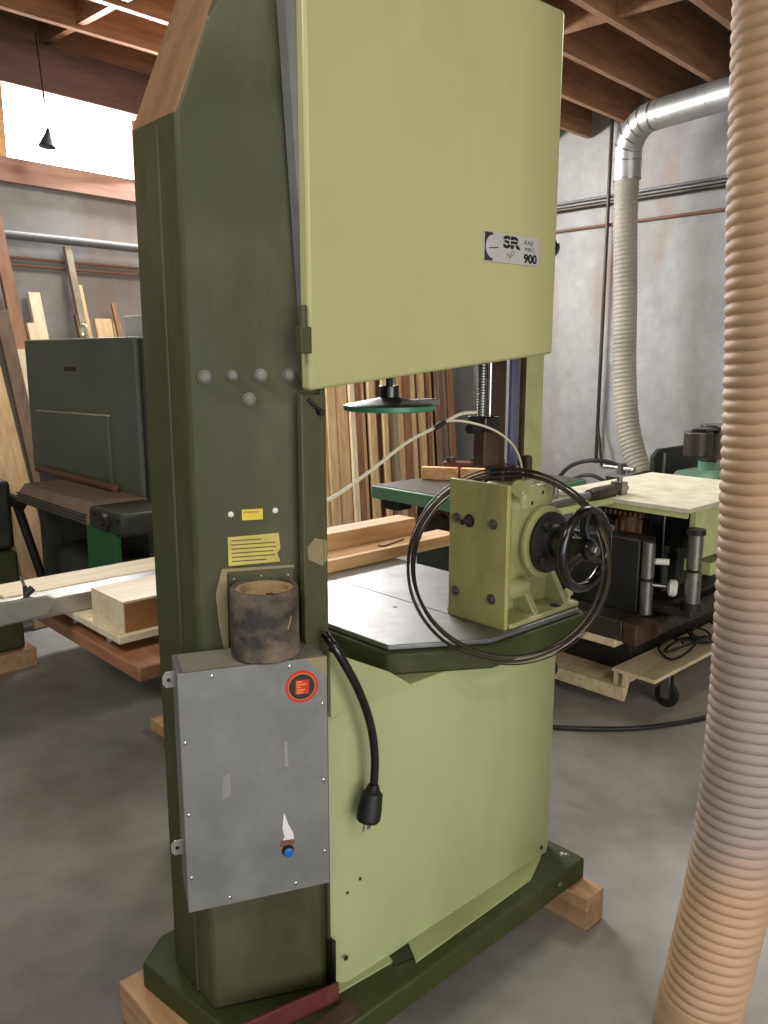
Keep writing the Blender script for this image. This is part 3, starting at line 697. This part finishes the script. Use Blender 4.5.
#=================================================================== WIDE BELT SANDER (left background)
sd=thing('belt_sander','big dark grey-green wide belt sander with a ribbed feed bed in the left background','sander',(.06,2.6,0))
obj('cabinet',B(-.24,.36,2.0,3.23,.977,1.67),'sander',sd,bevel=.010)
obj('access_door',prism(bmesh.new(),[(2.27,1.0),(3.09,1.0),(3.09,1.313),(2.27,1.33)],-.252,-.238,'x'),'sander',sd,bevel=.003)
obj('door_seam',prism(bmesh.new(),[(2.262,1.326),(3.098,1.309),(3.098,1.315),(2.262,1.333)],-.254,-.24,'x'),'beige',sd)
obj('side_panel',B(-.22,.35,1.975,2.002,.944,1.665),'sanderd',sd,bevel=.003)
obj('logo_mark',prism(bmesh.new(),[(2.598,1.518),(2.737,1.518),(2.737,1.5385),(2.598,1.5385)],-.2418,-.2395,'x'),'brownsteel',sd)
obj('lower_frame',B(-.215,.334,2.016,3.197,.30,.977),'sanderd',sd,bevel=.006)
for x,y in((.25,2.9),(.25,2.3),(.0,2.9),(.0,2.12)): obj('foot',B(x-.04,x+.04,y-.04,y+.04,0,.30),'sanderd',sd)
obj('infeed_opening',B(-.256,-.215,2.229,3.115,.944,1.0),'black',sd)
bl_=obj('feed_bed',prism(bmesh.new(),[(-.486,.973),(-.506,.952),(-.506,.911),(-.24,.895),(-.24,.995),(-.469,.995)],1.95,2.737,'y'),'belt',sd,bevel=.004)
for k in range(4): obj('bed_rib',B(-.512,-.504,1.967,2.737,.914+.013*k,.918+.013*k),'sanderd',bl_)
obj('roller',(lambda b:(cyl(b,(-.272,2.188,1.0137),(-.272,3.09,1.0137),.0165),b)[1])(bmesh.new()),'rust',sd)
gb=obj('gearbox',B(-.506,-.248,1.655,1.946,.907,.997),'sanderd',sd,bevel=.016)
bm=bmesh.new();cyl(bm,(-.5225,1.786,.952),(-.50,1.786,.952),.036);cyl(bm,(-.533,1.786,.952),(-.52,1.786,.952),.015);obj('sprocket',bm,'dsteel',gb)
for d in(1.68,1.89): obj('bolt',bolt((-.506,d,.975),(-1,0,0),.010,.008),'dsteel',gb)
obj('green_guard',B(-.502,-.477,1.721,1.983,.50,.928),'brightgreen',sd,bevel=.003)
obj('bed_strut',B(-.46,-.39,2.52,2.60,.40,.90),'sanderd',sd);obj('bed_strut',B(-.44,-.37,1.98,2.05,.40,.908),'sanderd',sd)
obj('motor_housing',B(-.43,-.20,2.0,2.60,.36,.72),'sanderd',sd,bevel=.03)
tag(obj('carton',B(-.133,.031,2.114,2.295,1.67,1.764),'paper',None,bevel=.003),'small white carton standing on top of the belt sander by the column','carton')
bm=bmesh.new();sweep(bm,[Vector((-.092,2.82+.033*math.cos(a),1.709+.029*math.sin(a))) for a in(2*PI*i/20 for i in range(20))],.010,8,closed=True)
tag(obj('lifting_ring',bm,'hosew'),'small pale ring standing on top of the belt sander','ring')

# small green machine at the far left edge
gm=thing('pedestal_machine','dark green pedestal machine with a long dark lever at the left picture edge','machine',(-.62,3.15,0))
obj('pedestal',B(-.72,-.44,2.98,3.45,.10,.62),'green',gm,bevel=.02)
obj('head',B(-.72,-.44,3.0,3.35,.62,.98),'sanderd',gm,bevel=.03)
bm=bmesh.new();cyl(bm,(-.43,2.98,.86),(-.33,2.98,.45),.022);obj('lever',bm,'blackm',gm)
bm=bmesh.new();cyl(bm,(-.44,3.05,.88),(-.43,2.92,.86),.03);obj('knob',bm,'blackm',gm)
tag(obj('wood_block',B(-.78,-.40,2.95,3.13,0,.10),'blockw',None,bevel=.004),'grey-brown timber block under the green pedestal machine at the left edge','wood block')
tag(obj('wood_scrap',B(-.33,-.25,1.62,1.86,0,.05),'pine',None,bevel=.002),'small pale wood scrap on the floor below the wooden sled','wood scrap')
tag(obj('plastic_tub',prism(bmesh.new(),[(-.24,1.35),(-.08,1.35),(-.08,1.52),(-.24,1.52)],0,.09),'alu',None,bevel=.01),'small bluish grey tub on the floor below the wooden sled','tub')

#=================================================================== LUMBER leaning on the left wall
yi=li
def board(x,off,top,w,th,m,tilt,label,grp=None,slope=.13):
    """a board leaning back on the left wall; off: how far its layer stands in front of the wall"""
    foot=top*slope;L=math.hypot(top,foot);a=math.atan(slope)
    bm=B(-w/2,w/2,-th/2,th/2,0,L)
    Rt=Matrix.Translation((x,yi*(foot+off+th),0))@Matrix.Rotation(yi*a,4,'X')@Matrix.Rotation(tilt,4,'Y')
    bm.transform(Rt)
    zmin=min(v.co.z for v in bm.verts)
    for v in bm.verts:v.co.z-=zmin-.001
    return tag(obj('lumber_board',bm,m,None,LFr),label,'board',grp)
for c,(n1,n2,ax) in {'lp':((222,192,148),(196,160,116),'Z'),'lw':((244,228,198),(222,198,160),'Z'),'lr':((160,116,84),(128,88,62),'Z'),'lb':((124,98,76),(96,74,56),'Z'),'lg':((160,146,124),(132,118,98),'Z')}.items():
    M[c]=wood(c+'_lumber',n1,n2,axis=ax,scale=4)
names={'lp':'pine','lw':'whitish','lr':'reddish','lb':'dark brown','lg':'weathered grey'}
x=.42;seq=['lb','lr','lg','lb','lp','lb','lp','lr','lg','lp','lb','lp','lr','lp','lp','lg','lr','lp','lw','lp','lp','lr','lp','lw','lp','lp','lw','lp','lp','lw']
random.seed(11)
for i,c in enumerate(seq):
    w=random.uniform(.05,.10)
    board(x+w/2,.05+.045*(i%2),random.uniform(1.85,2.45),w,random.uniform(.02,.035),c,-.07-.0015*(i%3),
      names[c]+' board in the dense row of lumber leaning behind the saw throat','boards leaning behind the saw throat: '+names[c])
    x+=w*.93
x=.40
for i in range(15):
    c=random.choice(['lb','lr','lb','lp']);w=random.uniform(.10,.15)
    board(x+w/2,.0,random.uniform(1.9,2.3),w,.025,c,-.07,
      'back-row '+names[c]+' board behind the lumber in the saw throat','back-row boards: '+names[c]);x+=w+.006
# boards left of and behind the sander
for (xx,off,tp_,w,th,c,ti,lab_) in (
  (4.80,.02,2.47,.075,.03,'lr',.03,'tall reddish brown board at the left picture edge, tallest of the lumber there'),
  (4.95,.14,1.95,.10,.03,'lp',.07,'wide pale pine board leaning at the left picture edge'),
  (4.72,.06,2.0,.05,.03,'lr',.05,'thin reddish board beside the tall reddish brown one at the left edge'),
  (4.60,.02,1.97,.075,.03,'lw',.03,'whitish board leaning just left of the belt sander, the taller of two'),
  (4.66,.10,1.78,.06,.03,'lw',.04,'shorter whitish board leaning just left of the belt sander'),
  (4.86,.18,1.85,.08,.03,'lb',.05,'dark brown board low at the left picture edge'),
  (5.04,.22,1.70,.11,.03,'lp',.06,'broad yellowish board low at the left picture edge'),
  (4.78,.22,1.62,.07,.03,'lw',.05,'lowest whitish board in front of the others beside the belt sander'),
  (4.34,.02,2.27,.045,.03,'lg',.03,'tall thin weathered board sticking up behind the belt sander'),
  (4.28,.06,2.03,.04,.03,'lp',.045,'short pine stick behind the belt sander beside the tall thin board'),
  (4.38,.10,1.84,.035,.03,'lb',.02,'dark brown stick behind the belt sander, left of the tall thin board'),
  (4.22,.14,1.82,.12,.02,'lp',.02,'wide low pine board end showing above the belt sander'),
  (4.08,.02,1.80,.06,.02,'lp',.0,'small pine board end above the belt sander, right of the wide one'),
  (4.02,.06,1.93,.03,.02,'lr',.05,'pointed thin stick leaning behind the belt sander')):
    board(xx,off,tp_,w,th,c,ti,lab_,slope=.2)

# hanging lamp by the window
lp=thing('floodlight','small dark cone-shaped lamp hanging on a cord in front of the clerestory window','lamp',(4.62,yi*.3,2.8),LFr)
obj('shade',lathe(bmesh.new(),[(0,.012),(.03,.018),(.10,.05),(.104,.048)],(4.62,yi*.3,2.90),(.15,0,-1),24),'blackm',lp,LFr)
bm=bmesh.new();cyl(bm,(4.62,yi*.3,2.89),(4.60,yi*.2,3.45),.005,seg=8);obj('cord',bm,'blackm',lp,LFr)

#=================================================================== GREEN MACHINE behind the throat
g2=thing('green_shaper','green-topped machine with dark base standing behind the saw throat','machine',(1.25,1.75,0))
obj('table',B(.89,1.85,1.15,1.78,.885,.95),'teal',g2,bevel=.006)
obj('table_surface',B(.90,1.84,1.16,1.77,.9505,.953),'dsteel',g2)
obj('cabinet',B(1.05,1.75,1.25,1.62,.0,.885),'sanderd',g2,bevel=.01)
bm=bmesh.new();cyl(bm,(1.02,1.38,.80),(1.0,1.38,.80),.10);cyl(bm,(1.0,1.38,.80),(.97,1.38,.80),.04);obj('pulley',bm,'dsteel',g2)
obj('pulley_ring',lathe(bmesh.new(),[(0,.06),(.012,.06),(.012,.05),(0,.05)],(1.0,1.38,.80),(-1,0,0),28),'rust',g2)
obj('switch',B(.90,1.0,1.60,1.70,.84,.884),'blackm',g2,bevel=.004)
def tilted(cx,cy,L,h0,h1,w=.02):
    bm=B(-L/2,L/2,-w,w,h0,h1);bm.transform(Matrix.Translation((cx,cy,0))@Matrix.Rotation(math.radians(-58.7),4,'Z'));return bm
tag(obj('fence_block',tilted(1.27,1.665,.19,.953,1.018),'firx',None,bevel=.003),'left one of the two drilled pine fence blocks on the green machine','wood block')
tag(obj('fence_block',tilted(1.40,1.45,.28,.953,1.018),'firx',None,bevel=.003),'right one of the two drilled pine fence blocks on the green machine','wood block')
fb=thing('fence_casting','dark red-brown cast fence lying behind the pine blocks on the green machine','casting',(1.44,1.57,.953))
obj('bar',tilted(1.44,1.57,.34,.953,1.04,.022),'maroon',fb,bevel=.008)
for x,d in((1.37,1.68),(1.44,1.57),(1.51,1.46)): obj('clamp',(lambda b:(cyl(b,(x,d,1.04),(x,d,1.06),.025),b)[1])(bmesh.new()),'dsteel',fb)
for p in ((1.5,1.47),(1.6,1.42),(1.4,1.9)): pass

#=================================================================== RIGHT MACHINE on a plywood dolly
dl_=thing('plywood_dolly','pale plywood mobile base on casters under the machine beside the big hose','mobile base',(1.8,.8,0))
obj('deck',B(1.315,2.6,.41,.62,.182,.20),'ply',dl_,bevel=.001)
obj('lower_deck',B(1.315,2.6,.62,1.14,.10,.118),'ply',dl_)
obj('riser',B(1.33,2.6,.60,.62,.10,.182),'ply',dl_)
obj('skirt',B(1.30,1.315,.55,1.14,.062,.122),'ply',dl_,bevel=.001)
obj('side_strip',prism(bmesh.new(),[(1.315,.06),(1.37,.182),(1.315,.182)],.55,.565,'y'),'ply',dl_)
def caster(x,y):
    bm=bmesh.new();lathe(bm,[(0,.04),(.004,.055),(.028,.055),(.032,.04)],(x-.016,y,.0555),(1,0,0),28)
    w_=obj('caster_wheel',bm,'blackm',dl_)
    bm=B(x-.026,x-.020,y-.022,y+.022,.045,.165);box(bm,x+.020,x+.026,y-.022,y+.022,.045,.165);box(bm,x-.035,x+.035,y-.035,y+.035,.165,.182);cyl(bm,(x-.028,y,.0555),(x+.028,y,.0555),.008)
    obj('caster_fork',bm,'steel',w_,bevel=.001)
for x,y in((1.53,.46),(2.5,.46)): caster(x,y)
mo=thing('moulder','pale green and black moulding machine with steel bed on the plywood dolly','moulder',(1.8,.9,.118))
obj('plinth',B(1.50,2.35,.64,1.13,.118,.375),'blackm',mo,bevel=.004)
obj('strip_shelf',B(1.22,1.55,.56,1.12,.335,.370),'ply',mo)
bed=obj('bed',B(1.22,2.5,.53,1.13,.370,.46),'dsteel',mo,bevel=.004)
obj('bed_slot',B(1.25,2.5,.69,.71,.4595,.4615),'blackm',bed)
obj('bed_end',B(1.225,1.36,.46,.53,.362,.456),'brownsteel',mo,bevel=.006)
bm=bmesh.new();cyl(bm,(1.36,.47,.412),(2.6,.47,.412),.040);obj('pipe_rail',bm,'dsteel',mo)
bm=bmesh.new();cyl(bm,(1.345,.47,.412),(1.375,.47,.412),.045);obj('pipe_collar',bm,'brownsteel',mo)
cab=obj('drive_cabinet',B(1.36,1.50,.545,1.10,.46,.795),'blackm',mo,bevel=.008)
for z0,z1 in((.465,.615),(.63,.79)):
    bm=bmesh.new();cyl(bm,(1.385,.515,z0),(1.385,.515,z1),.028);obj('feed_roller',bm,'steel',mo)
obj('roller_stub',(lambda b:(cyl(b,(1.39,.52,.61),(1.39,.52,.64),.02),b)[1])(bmesh.new()),'blackm',mo)
bm=bmesh.new();cyl(bm,(1.39,.50,.60),(1.46,.42,.59),.009);kr=obj('knob_rod',bm,'steel',mo)
obj('white_knob',lathe(bmesh.new(),[(0,.022),(.008,.036),(.03,.038),(.04,.030),(.04,.014),(.032,.012)],(1.43,.44,.592),(.5,-.85,-.05),24),'white',kr)
bm=bmesh.new();cyl(bm,(1.42,.50,.70),(1.45,.45,.70),.014);obj('upper_knob',bm,'white',mo)
for z0,z1,r in((.53,.67,.034),(.68,.835,.032)):
    bm=bmesh.new();cyl(bm,(1.49,.355,z0),(1.49,.355,z1),r);obj('spindle_roller',bm,'steel',mo)
bm=bmesh.new();cyl(bm,(1.49,.355,.835),(1.49,.355,.858),.040);obj('roller_cap',bm,'blackm',mo)
bm=bmesh.new();cyl(bm,(1.49,.355,.50),(1.49,.355,.53),.045);obj('roller_foot',bm,'blackm',mo)
obj('roller_bracket',B(1.46,1.52,.34,.60,.46,.50),'dsteel',mo,bevel=.004)
obj('column_block',B(1.9,2.3,.64,1.12,.46,.93),'sanderd',mo,bevel=.01)
obj('hood',prism(bmesh.new(),[(1.44,.37),(2.35,.37),(2.35,1.06),(1.44,1.06)],.928,.95),'beige',mo,bevel=.003)
obj('hood_front',B(1.54,2.35,.385,.415,.70,.928),'lime',mo,bevel=.003)
obj('hood_edge',B(1.445,1.46,.38,1.04,.905,.928),'lime',mo)
obj('hood_interior',B(1.66,2.3,.50,1.05,.72,.928),'blackm',mo)
obj('chip_guard',B(1.60,1.66,.56,.80,.50,.92),'black',mo,bevel=.01)
obj('lime_bracket',B(1.72,2.3,.385,.52,.60,.66),'lime',mo,bevel=.005)
obj('chain',prism(bmesh.new(),[(1.50,.62),(1.52,.62),(1.52,.98),(1.50,.98)],.865,.888),'copper',mo)
for k in range(12): obj('chain_roller',(lambda b:(cyl(b,(1.498,.63+.026*k,.866),(1.498,.63+.026*k,.887),.009,seg=12),b)[1])(bmesh.new()),'copper',mo)
bm=bmesh.new();cyl(bm,(1.56,.72,.70),(1.56,.72,.86),.055)
obj('cutter_motor',bm,'copper',mo)
for a in range(8):
    q=a*PI/4;obj('motor_fin',B(1.56+.055*math.cos(q)-.006,1.56+.055*math.cos(q)+.006,.72+.055*math.sin(q)-.006,.72+.055*math.sin(q)+.006,.72,.84),'rust',mo)
# shaft with knurled sleeve lying across the hood
ar=thing('spindle_shaft','steel shaft with dark sleeve lying on the pale machine hood behind the handwheel','shaft',(1.3,.75,.95))
zz=.975
bm=bmesh.new();cyl(bm,(.92,.78,zz-.01),(1.36,.78,zz),.020);obj('shaft',bm,'steel',ar)
bm=bmesh.new();lathe(bm,[(0,.012),(.0,.024),(.06,.030),(.20,.030),(.21,.024),(.21,.015)],(1.30,.78,zz),(1,0,.0),24);obj('sleeve',bm,'dsteel',ar)
bm=bmesh.new();cyl(bm,(1.5,.78,zz),(1.62,.78,zz),.014);box(bm,1.53,1.58,.75,.81,.948,1.01);cyl(bm,(1.555,.78,1.0),(1.555,.78,1.035),.014);obj('clamp',bm,'steel',ar)
bm=bmesh.new();cyl(bm,(1.16,.86,.949),(1.16,.86,1.05),.016);obj('post',bm,'steel',ar)
obj('shaft_rest',B(.95,1.44,.74,.90,.925,.949),'lime',ar)
# small vise / latch at the bed end
vs=thing('clamp_block','small pale clamp with a round knob beside the blade coil','clamp',(1.22,.74,.44))
obj('body',B(1.20,1.25,.78,.84,.44,.50),'cast',vs,bevel=.01);bm=bmesh.new();lathe(bm,[(0,.01),(.02,.010),(.022,.02),(.045,.02),(.05,.012)],(1.225,.81,.50),(0,0,1),20);obj('knob',bm,'cast',vs)
vs.location=MF@Vector((1.22,.74,.44))
obj('mount',B(1.18,1.30,.76,.86,.425,.442),'dsteel',vs)
# cables lying on the dolly
bm=bmesh.new();P_=[]
for i in range(120):
    a=i*.26;r=.10+.03*math.sin(a*1.7);P_.append((1.62+.0035*i+r*math.cos(a)*1.1,.50+.06*math.sin(a)*1.0,.208+.05*math.sin(a*.63+1)**2+.0002*i))
tag(obj('cable_coil',sweep(bm,P_,.006,6),'blackm'),'tangled black cable coil lying on the plywood dolly','cable')
# black floor cable to the right
bm=tube([tuple(MF.inverted()@Vector(v)) for v in ((.60,3.42,.012),(.733,3.36,.011),(.932,3.341,.011),(1.107,3.35,.011),(1.297,3.40,.011),(1.465,3.471,.011),(1.77,3.623,.011),(2.2,3.95,.011))],.010,10)
tag(obj('floor_cable',bm,'blackm'),'black cable running over the floor from the saw towards the casters','cable')

# second green machine with motor, further right
g3=thing('green_planer','green machine with a grey motor on top behind the pale hood, beside the big hose','machine',(3.2,1.2,0))
obj('body',prism(bmesh.new(),[(2.74,.62),(3.7,.62),(3.7,.88),(3.0,.88),(2.82,.77),(2.74,.75)],.98,1.26,'y'),'teal',g3,bevel=.02)
obj('stand',B(2.85,3.6,1.0,1.25,0,.62),'sanderd',g3,bevel=.01)
bm=bmesh.new();cyl(bm,(3.20,1.12,.87),(3.20,1.12,.93),.08);obj('motor_foot',bm,'teal',g3)
bm=bmesh.new();cyl(bm,(3.26,1.12,.93),(3.26,1.12,1.12),.12);obj('motor',bm,'dsteel',g3,bevel=.008)
bm=bmesh.new();cyl(bm,(3.00,1.12,.98),(3.00,1.12,1.13),.085);obj('side_motor',bm,'dsteel',g3,bevel=.008)
bm=bmesh.new();cyl(bm,(3.26,1.12,1.12),(3.26,1.12,1.16),.11);obj('motor_cap',bm,'black',g3,bevel=.006)
obj('belt_cover',B(2.98,3.26,1.06,1.16,1.132,1.150),'black',g3,bevel=.004)
bm=bmesh.new();cyl(bm,(3.03,1.0,.96),(3.12,.97,.78),.01);obj('handle',bm,'alu',g3)
pn=thing('black_screen','black sheet metal screen with rounded corners standing behind the green machine with the motor','screen',(2.9,1.4,0))
obj('sheet',prism(bmesh.new(),[(2.95,.0),(3.55,.0),(3.55,.985),(3.52,1.0),(3.02,1.0),(2.95,.96)],1.38,1.41,'y'),'blackm',pn,bevel=.006)
obj('edge_strip',B(3.06,3.08,1.37,1.381,.75,.97),'alu',pn)
# dust hood at the foot of the wall hose (right wall)
def RP(x,o,z): return (x,ri*o,z)
def RB(x0,x1,o0,o1,z0,z1): return B(x0,x1,*wy(ri,o0,o1),z0,z1)
bxx=thing('suction_hood','black dust hood box at the foot of the grey wall hose','dust hood',RP(2.3,.6,0),RFr)
obj('box',RB(2.46,2.86,.35,.80,.50,.64),'blackm',bxx,RFr,bevel=.01);obj('stand',RB(2.5,2.8,.4,.75,0,.50),'sanderd',bxx,RFr)
obj('lid_edge',RB(2.45,2.87,.34,.81,.64,.652),'alu',bxx,RFr)
bm=bmesh.new();cyl(bm,RP(2.54,.7,.652),RP(2.54,.7,.74),.03);cyl(bm,RP(2.38,.7,.70),RP(2.66,.7,.70),.018);obj('valve',bm,'steel',bxx,RFr)
tag(obj('black_hose',tube([RP(1.88,.7,.42),RP(1.92,.7,.54),RP(2.05,.7,.67),RP(2.25,.7,.735),RP(2.40,.62,.72),RP(2.50,.58,.652)],.018,10),'blackm',None,RFr),'upper black hose arching towards the dust hood','hose')
tag(obj('black_hose',tube([RP(2.1,.82,.42),RP(2.12,.82,.52),RP(2.2,.82,.60),RP(2.33,.8,.63),RP(2.455,.76,.58)],.016,10),'blackm',None,RFr),'lower, shorter black hose arching towards the dust hood','hose')
mb=thing('side_bench','low grey bench carrying the black hoses in front of the right wall','bench',RP(1.6,.6,0),RFr)
obj('top',RB(1.2,2.42,.3,.95,.37,.41),'beige',mb,RFr,bevel=.004)
for x,y in((1.25,.35),(2.37,.35),(1.25,.9),(2.37,.9)): obj('leg',RB(x-.03,x+.03,y-.03,y+.03,0,.37),'sanderd',mb,RFr)

#=================================================================== WALL DUCT with flexible hose
RI=ri
q=[(2.02,RI*.30,3.22)]
du=thing('wall_duct','shiny galvanized duct with segmented elbow under the joists in front of the right wall','duct',(2.3,RI*.3,3.2),RFr)
bm=bmesh.new();cyl(bm,(2.30,RI*.34,3.33),(4.9,RI*.62,3.36),.105,seg=40);obj('straight_duct',bm,'galv_duct',du,RFr@Matrix.Translation((.34,RI*.3,0)))
for x in(2.34,2.75,3.1): 
    t_=(x-2.30)/2.6;obj('duct_band',lathe(bmesh.new(),[(0,.107),(.012,.107)],(x,RI*(.34+.28*t_),3.33+.03*t_),(1,RI*.108,.012),40),'dsteel' if x>3 else 'galv_duct',du,RFr@Matrix.Translation((.34,RI*.3,0)))
pts=[(2.32,RI*.34,3.33)];c0=(2.25,3.08)
el=[]
for i in range(6):
    a=math.radians(88+i*18.4);el.append((2.27+.25*math.cos(a),RI*(.34-.015*i),3.08+.25*math.sin(a)))
el=[(2.33,RI*.342,3.33)]+el[0:]+[(2.02,RI*.26,2.93)]
for i,(a_,b_) in enumerate(zip(el,el[1:])):
    v=Vector(b_)-Vector(a_)
    if v.length<.01: continue
    bm=bmesh.new();e=v.normalized()*.012;cyl(bm,Vector(a_)-e,Vector(b_)+e,.104,seg=36);obj('elbow_segment',bm,'galv_duct',du,RFr@Matrix.Translation((.34,RI*.3,0)))
    obj('elbow_seam',lathe(bmesh.new(),[(0,.108),(.010,.108)],Vector(b_)-v.normalized()*.005,v,36),'steel',du,RFr@Matrix.Translation((.34,RI*.3,0)))
bm=corrugated([(2.02,RI*.26,2.97),(2.02,RI*.25,2.6),(2.05,RI*.24,2.0),(2.08,RI*.25,1.5),(2.14,RI*.27,1.1),(2.22,RI*.29,.86),(2.32,RI*.31,.66)],.094,.034,.08,28,5)
tag(obj('wall_hose',bm,'hose2',None,RFr@Matrix.Translation((.34,RI*.3,0)),smooth=60),'grey corrugated flexible hose dropping from the galvanized duct in front of the right wall','hose')

#=================================================================== BIG HOSE in the foreground
pts=[(.750,1.735,.0),(.776,1.73,.2),(.806,1.73,.45),(.820,1.73,.75),(.818,1.73,1.05),(.802,1.73,1.5),(.772,1.725,2.0),(.748,1.72,2.6),(.74,1.72,3.45)]
bh=thing('dust_hose','thick tan corrugated dust collection hose standing on the floor at the right edge','dust hose',(.75,1.73,0),IM)
bm=corrugated(pts,.0955,.0245,.08,56,7);obj('hose',bm,'hose',bh,IM,smooth=60)
obj('tape_band',corrugated([(.7515,1.735,.012),(.757,1.7345,.05),(.762,1.734,.09)],  .0975,.05,.03,48,6),'hose',bh,IM)
bm=bmesh.new();cyl(bm,(.74,1.72,3.40),(.74,1.72,3.75),.10,seg=40);obj('top_collar',bm,'galv_duct',bh,IM)

#=================================================================== LIGHT AND CAMERA
w=bpy.data.worlds.new('sky');bpy.context.scene.world=w;w.use_nodes=True
bg=w.node_tree.nodes['Background'];bg.inputs[0].default_value=(.80,.90,1,1);bg.inputs[1].default_value=.8
def area(name,loc,target,sx,sy,p,col):
    l=bpy.data.lights.new(name,'AREA');l.shape='RECTANGLE';l.size=sx;l.size_y=sy;l.energy=p;l.color=col
    o=bpy.data.objects.new(name,l);C.objects.link(o);o.location=loc
    o.rotation_euler=(Vector(target)-Vector(loc)).to_track_quat('-Z','Y').to_euler();return o
area('added_bay_light',(3.2,-3.4,1.9),(.3,3,1.1),4.5,2.8,170,(1,.96,.90))  # unseen area light added at the bay opening behind the camera
wc=LFr@Vector((3.3,li*.12,2.97));wt=LFr@Vector((3.0,li*4,1.0))
area('window_daylight',wc,wt,2.6,.4,170,(.93,.96,1))
for i,(x,y) in enumerate(((-1.6,.6),(1.6,-.8),(-.6,4.6),(2.2,4.4))):
    area('added_ceiling_light',(x,y,3.42),(x,y,0),1.2,.3,38,(1,.95,.86))  # unseen overhead lamps added to brighten the room
cam=bpy.data.cameras.new('camera');co=bpy.data.objects.new('camera',cam);C.objects.link(co)
co.location=(0,0,1.6);co.rotation_euler=(math.radians(90-10.8),0,0)
cam.sensor_fit='VERTICAL';cam.sensor_height=24;cam.lens=830/1024*24;cam.clip_start=.05
bpy.context.scene.camera=co
vs_=bpy.context.scene.view_settings
vs_.view_transform='Standard';vs_.look='None';vs_.gamma=1;vs_.use_curve_mapping=False;vs_.exposure=.2
